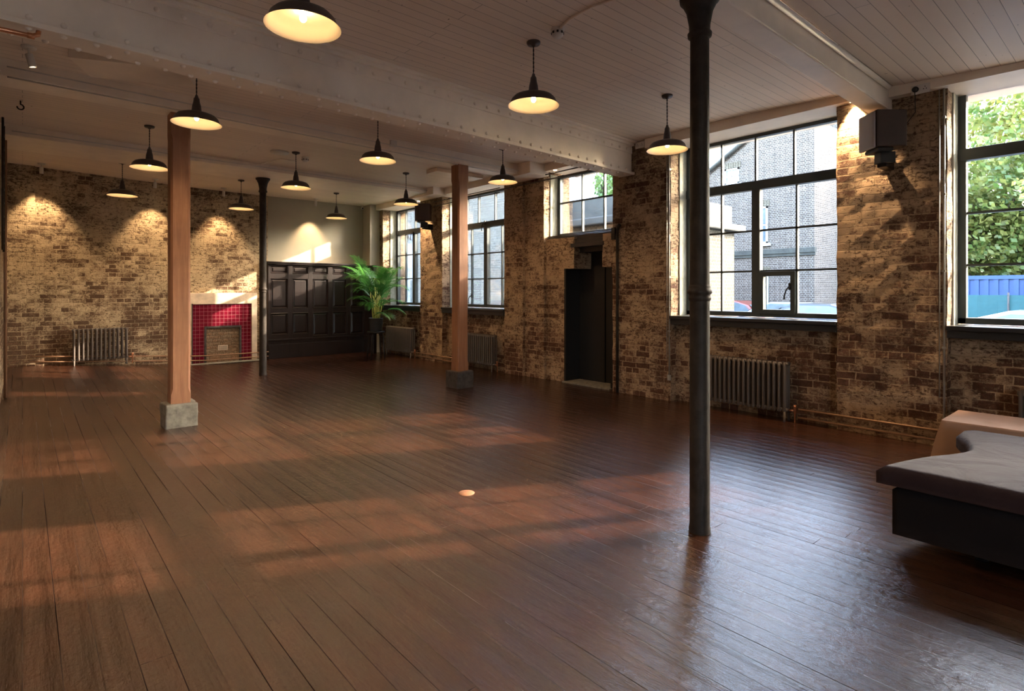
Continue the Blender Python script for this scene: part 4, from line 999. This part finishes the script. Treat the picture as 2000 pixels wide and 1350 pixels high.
# ------------------------------------------------------------------ outside
GZ = -0.4
m = MB(); m.box(7.05, 90, -60, 60, GZ - 0.2, GZ); m.box(-30, 7.05, -60, -6.35, GZ - 0.2, GZ); struct(m.build('ground_outside', mt['asphalt']))
def wall_poly(name, poly, x0, x1, mat, parent):
    """poly of (y,z) extruded from x0 to x1"""
    m = MB(); a_ = [(x0, y, z) for y, z in poly]; b_ = [(x1, y, z) for y, z in poly]
    m.face(a_); m.face(b_[::-1])
    for i in range(len(poly)): j = (i + 1) % len(poly); m.face([a_[i], b_[i], b_[j], a_[j]])
    return m.build(name, mat, parent)
def sash(parent, x, ya, yb, za, zb, bars=(1, 2)):
    m = MB(); f = 0.07
    m.box(x - 0.04, x + 0.05, ya, ya + f, za, zb); m.box(x - 0.04, x + 0.05, yb - f, yb, za, zb); m.box(x - 0.04, x + 0.05, ya, yb, za, za + f); m.box(x - 0.04, x + 0.05, ya, yb, zb - f, zb)
    for k in range(1, bars[0] + 1): yy_ = ya + (yb - ya) * k / (bars[0] + 1); m.box(x - 0.02, x + 0.04, yy_ - 0.02, yy_ + 0.02, za, zb)
    for k in range(1, bars[1] + 1): zz_ = za + (zb - za) * k / (bars[1] + 1); m.box(x - 0.02, x + 0.04, ya, yb, zz_ - 0.025, zz_ + 0.025)
    m.box(x - 0.10, x + 0.02, ya - 0.12, yb + 0.12, za - 0.12, za)
    w_ = m.build('sash_window', mt['white_frame'], parent)
    m = MB(); m.box(x + 0.0, x + 0.015, ya + 0.02, yb - 0.02, za + 0.02, zb - 0.02); m.build('pane', mt['dark_glass'], w_)
    m = MB(); n_ = max(3, round((yb - ya) / 0.09))
    for k in range(n_):
        y_ = ya - 0.08 + (yb - ya + 0.16) * k / n_; m.box(x - 0.012, x + 0.02, y_ + 0.008, y_ + (yb - ya + 0.16) / n_ - 0.008, zb + 0.03, zb + 0.28)
    m.build('window_arch', mt['brick_near'], w_)
# tall gabled house
bx = 24.0
t = thing('gabled_house', 'tall grey-brown brick gabled building seen through the large window', 'building')
wall_poly('gable_wall', [(9.1, GZ), (9.1, 8.4), (10.2, 9.04), (15.2, 5.94), (24.0, 5.7), (24.0, GZ)], bx, bx + 3.4, mt['brick_out'], t)
m = MB(); m.tube([(bx - 0.1, 15.4, 5.9), (bx - 0.1, 10.2, 9.12), (bx - 0.1, 9.0, 8.4)], 0.12, 4); m.build('coping', mt['coping'], t)
m = MB(); m.box(bx - 0.10, bx + 0.1, 9.05, 24, 3.02, 3.22); m.box(bx - 0.06, bx, 9.05, 24, 2.9, 3.02); m.build('string_course', mt['coping'], t)
def rect(u0, u1, v0, v1, x): a_ = at(u0, v0, x=x); b_ = at(u1, v1, x=x); return (b_.y, a_.y, b_.z, a_.z)
sash(t, bx - 0.02, *rect(1417, 1444, 332, 358, bx), bars=(1, 1))
sash(t, bx - 0.02, *rect(1485, 1500, 405, 475, bx), bars=(0, 1))
sash(t, bx - 0.02, *rect(1489, 1501, 534, 596, bx), bars=(0, 1))
t = thing('brick_terrace', 'darker brick house set back to the right of the gabled building', 'building')
bx2 = 27.5
pr = at(1560, 245, x=bx2)
wall_poly('wall', [(9.0, GZ), (9.0, 8.15), (11.2, 9.25), (11.2, GZ)], bx2, bx2 + 6, mt['brick_out'], t)
m = MB(); m.tube([(bx2 - 0.15, 11.25, 9.35), (bx2 - 0.15, 8.9, 8.1)], 0.18, 4); m.build('verge', mt['coping'], t)
m = MB(); m.box(bx2 + 1, bx2 + 2.2, 9.2, 10.4, 7, 10.6); m.build('chimney', mt['brick_out'], t)
sash(t, bx2 - 0.02, *rect(1604, 1637, 303, 331, bx2), bars=(1, 2))
sash(t, bx2 - 0.02, *rect(1619, 1640, 541, 573, bx2), bars=(0, 0))
m = MB(); m.tube([(bx2 - 0.08, 10.4, GZ), (bx2 - 0.08, 10.4, 8.5)], 0.06, 8); m.build('drainpipe', mt['black'], t)
# low coped block
t = thing('coped_wall', 'low yellow brick outbuilding wall with heavy stone coping, outside the large window', 'wall')
m = MB(); m.box(9.0, 12.5, 6.5, 10.4, GZ, 2.80); m.build('brickwork', mt['brick_near'], t)
m = MB(); m.box(8.85, 12.75, 6.33, 10.5, 2.80, 2.96); m.box(9.05, 12.42, 6.5, 10.4, 2.96, 3.40); m.build('stone_coping', mt['coping'], t, bevel=0.03)
t = thing('slate_roofed_shed', 'slate-roofed brick building seen through the high window over the door', 'building')
m = MB(); m.box(13.4, 18, 13.3, 18.5, GZ, 4.3); m.face([(13.4, 13.3, 4.3), (13.4, 18.5, 4.3), (13.4, 15.9, 6.5)]); m.build('walls', mt['brick_near'], t)
m = MB()
m.face([(13.1, 13.0, 4.15), (18.2, 13.0, 4.15), (18.2, 15.9, 6.6), (13.1, 15.9, 6.6)], [(0, 0), (5.1, 0), (5.1, 3.8), (0, 3.8)])
m.face([(18.2, 18.8, 4.15), (13.1, 18.8, 4.15), (13.1, 15.9, 6.6), (18.2, 15.9, 6.6)]); m.build('slate_roof', mt['slate'], t)
m = MB(); m.tube([(13.1, 12.95, 4.12), (13.1, 15.9, 6.58), (13.1, 18.8, 4.15)], 0.10, 4); m.build('bargeboard', mt['white_frame'], t)
tag_w = MB(); tag_w.box(15.4, 15.8, 10.2, 13.0, GZ, 5.2); tag(tag_w.build('garden_wall', mt['brick_near']), 'high yard wall under the green ivy outside the high window', 'wall')
# brick wall opposite windows 1 and 2
t = thing('brick_warehouse', 'pale brown brick building filling the second window', 'building')
m = MB(); m.box(11.4, 12.1, 12.9, 18.6, GZ, 7.5); m.build('brick_wall', mt['brick_pale'], t)
t = thing('rendered_cottage', 'white rendered cottage with a grey-green door, seen through the furthest window', 'building')
wall_poly('wall', [(19.0, GZ), (19.0, 2.6), (20.6, 3.7), (22.4, 2.5), (30.0, 2.5), (30.0, GZ)], 12.3, 15, mt['render'], t)
m = MB(); m.tube([(12.2, 18.8, 2.6), (12.2, 20.6, 3.85), (12.2, 22.6, 2.5)], 0.12, 4); m.build('eaves', mt['slate'], t)
m = MB(); m.box(12.2, 12.32, 19.5, 20.5, GZ, 1.9); m.build('door', mt['window_paint'], t)
m = MB(); m.box(13.5, 20, 19.1, 31, 2.4, 9); m.build('rear_wall', mt['brick_pale'], t)
# cars
def car(loc, rz, mat, label, s=1.0):
    t = thing('parked_car', label, 'car', loc, rz)
    prof = [(-2.1, 0.35), (-2.12, 0.7), (-1.95, 0.92), (-1.5, 0.98), (-1.15, 1.28), (-0.6, 1.44), (0.3, 1.45), (0.8, 1.30), (1.25, 0.98), (1.9, 0.84), (2.12, 0.66), (2.12, 0.35)]
    def yy_(z): return 0.86 if z < 0.95 else 0.86 - (z - 0.95) * 0.42
    m = MB()
    Lf = [(x, -yy_(z), z) for x, z in prof]; Rt = [(x, yy_(z), z) for x, z in prof]
    m.face(Lf[::-1]); m.face(Rt)
    for i in range(len(prof)): j = (i + 1) % len(prof); m.face([Lf[i], Lf[j], Rt[j], Rt[i]])
    m.build('bodywork', mat, t, bevel=0.05, seg=2)
    m = MB()
    gl_ = [(-1.32, 1.0), (-1.02, 1.27), (-0.55, 1.385), (0.28, 1.39), (0.70, 1.26), (1.05, 1.0)]
    for s_ in (-1, 1):
        q_ = [(x, s_ * (yy_(z) + 0.008), z) for x, z in gl_]; m.face(q_ if s_ > 0 else q_[::-1])
    m.face([(-1.19, -0.68, 1.30), (-1.52, -0.74, 1.00), (-1.52, 0.74, 1.00), (-1.19, 0.68, 1.30)]); m.face([(0.83, -0.66, 1.31), (0.83, 0.66, 1.31), (1.27, 0.74, 1.0), (1.27, -0.74, 1.0)])
    m.build('car_windows', mt['dark_glass'], t)
    for x in (-1.35, 1.35):
        for s_ in (-1, 1):
            m = MB(); m.tube([(x, s_ * 0.68, 0.31), (x, s_ * 0.88, 0.31)], 0.31, 20); m.build('wheel', mt['rubber'], t)
    return t
c_ = at(1592, 600, x=19.0); car((c_.x, c_.y, GZ), PI / 2 + 0.1, mt['car_dark'], 'dark parked car low in the large window, right side')
c_ = at(1520, 600, x=20.95); car((c_.x, c_.y - 0.3, GZ), PI / 2, mt['car_silver'], 'silver parked car seen through the small vent pane')
c_ = at(1448, 600, x=22.95); car((c_.x, c_.y + 0.5, GZ), PI / 2, mt['car_red'], 'red parked car low in the large window, left side')
car((15.0, 1.6, GZ), PI / 2, mt['car_white'], 'white car roof low in the rightmost window')
# container, netting fence
t = thing('shipping_container', 'bright blue shipping container seen through the rightmost window', 'container', (27, 0, GZ))
m = MB()
y_ = -9.0
while y_ < 6.5:
    m.box(-0.02, 0.05, y_, y_ + 0.14, 0.15, 2.3); y_ += 0.28
m.box(0.04, 2.4, -9, 6.6, 0.0, 2.4); m.box(-0.05, 0.06, -9, 6.6, 2.28, 2.42); m.box(-0.05, 0.06, -9, 6.6, 0.0, 0.16); m.build('corrugated_body', mt['blue'], t)
t = thing('netted_fence', 'turquoise netting on a site fence in front of the blue container', 'fence', (22.5, 0, GZ))
m = MB()
for k in range(60): a0 = -9 + k * 0.25; m.quadpatch((0.03 * math.sin(k * 1.7), a0, 0.05), (0.03 * math.sin((k + 1) * 1.7), a0 + 0.25, 0.05), (0.03 * math.sin((k + 1) * 1.7), a0 + 0.25, 1.72), (0.03 * math.sin(k * 1.7), a0, 1.72))
m.build('netting', mt['teal'], t)
for k in range(6):
    m = MB(); m.tube([(-0.06, -9 + 3 * k, 0), (-0.06, -9 + 3 * k, 1.8)], 0.025, 8); m.build('fence_post', mt['stone_dark'], t)
# trees
def crown_mesh(name, R, n_, sz, seed, mat, squash=0.8):
    r_ = random.Random(seed); m = MB()
    blobs = [(Vector((r_.gauss(0, R * 0.42), r_.gauss(0, R * 0.42), r_.gauss(0, R * 0.42 * squash))), r_.uniform(0.28, 0.5) * R) for _ in range(16)]
    for k in range(n_):
        c_, br_ = blobs[k % 16]; d_ = Vector((r_.gauss(0, 1), r_.gauss(0, 1), r_.gauss(0, 1))).normalized()
        p_ = c_ + d_ * br_ * r_.uniform(0.55, 1.0) ** 0.5
        n1 = Vector((r_.gauss(0, 1), r_.gauss(0, 1), r_.gauss(0, 1))).normalized(); a_ = n1.orthogonal().normalized() * sz * r_.uniform(0.6, 1.2); b_ = n1.cross(a_) * 0.65
        m.face([p_ - a_, p_ - b_ + a_ * 0.1, p_ + a_, p_ + b_ + a_ * 0.1])
    me = bpy.data.meshes.new(name); me.from_pydata([tuple(v) for v in m.v], [], m.f); me.materials.append(mat); me.uv_layers.new(name='uv'); return me
cm = [crown_mesh('crown', 3.4, 9000, 0.13, 11, mt['leaf']), crown_mesh('crown', 3.0, 8000, 0.13, 12, mt['leaf'])]
def tree(x, y, hz, k, label, rz, s=1.0):
    t = thing('lime_tree', label, 'tree', (x, y, GZ), rz, 'leafy trees beyond the blue container')
    m = MB(); m.tube([(0, 0, 0), (0.1, 0.05, hz * 0.4), (0.0, 0.2, hz * 0.75), (0.1, 0.1, hz * 1.1)], [0.24, 0.18, 0.13, 0.05], 9)
    for q_ in range(6):
        a_ = q_ * 1.3; m.tube([(0.05, 0.1, hz * (0.45 + 0.08 * q_)), (1.2 * math.cos(a_), 1.2 * math.sin(a_), hz * (0.62 + 0.09 * q_)), (2.1 * math.cos(a_), 2.1 * math.sin(a_), hz * (0.85 + 0.07 * q_))], [0.09, 0.06, 0.02], 6)
    m.build('trunk', mt['bark'], t)
    for dz, kk, off in ((0, k, 0), (-hz * 0.45, 1 - k, 0.6)):
        o = bpy.data.objects.new('crown', cm[kk]); COL.objects.link(o); o.parent = t; o.location = (off, -off, hz + dz); o.scale = (s, s, s); o.rotation_euler = (0, 0, off * 3)
for a_ in ((33.5, 5.6, 6.0, 0, 'leafy yellow-green tree behind the container, at the left of the rightmost window', 0.3, 1.1), (35, 1.2, 6.8, 1, 'leafy yellow-green tree behind the container, at the right picture edge', 1.9, 1.2),
           (34.5, -3.5, 6.2, 0, 'leafy tree behind the container, just out of view to the right', 4.0, 1.15), (38.5, 3.6, 10.0, 0, 'tallest yellow-green tree filling the top of the rightmost window', 5.1, 1.4),
           (33.5, -9.0, 6.7, 1, 'leafy tree beyond the right end of the container', 3.3, 1.2)): tree(*a_)
for a_ in ((13.2, -5.7, 6.0, 0, 'added leafy tree in the yard, out of view, dappling the sun', 0.7, 0.55), (17.5, -0.6, 8.6, 1, 'second added leafy tree in the yard, out of view, dappling the sun', 2.7, 0.55)):  # unseen trees added to dapple the sun coming through the windows
    tree(*a_)
t = thing('sun_blocking_house', 'added brick house out of view in the yard, blocking part of the sun', 'building')  # unseen house added to keep sun out of part of the rightmost window
m = MB(); m.box(16, 20, -20, -6.6, GZ, 11); m.build('walls', mt['brick_out'], t)
iv = crown_mesh('ivy', 1.6, 5000, 0.09, 21, mt['ivy'])
o = bpy.data.objects.new('ivy', iv); COL.objects.link(o); o.location = (15.3, 11.6, 4.7); o.scale = (0.55, 0.9, 1.0); tag(o, 'mass of green ivy beside the slate roof outside the high window', 'ivy')
t = o
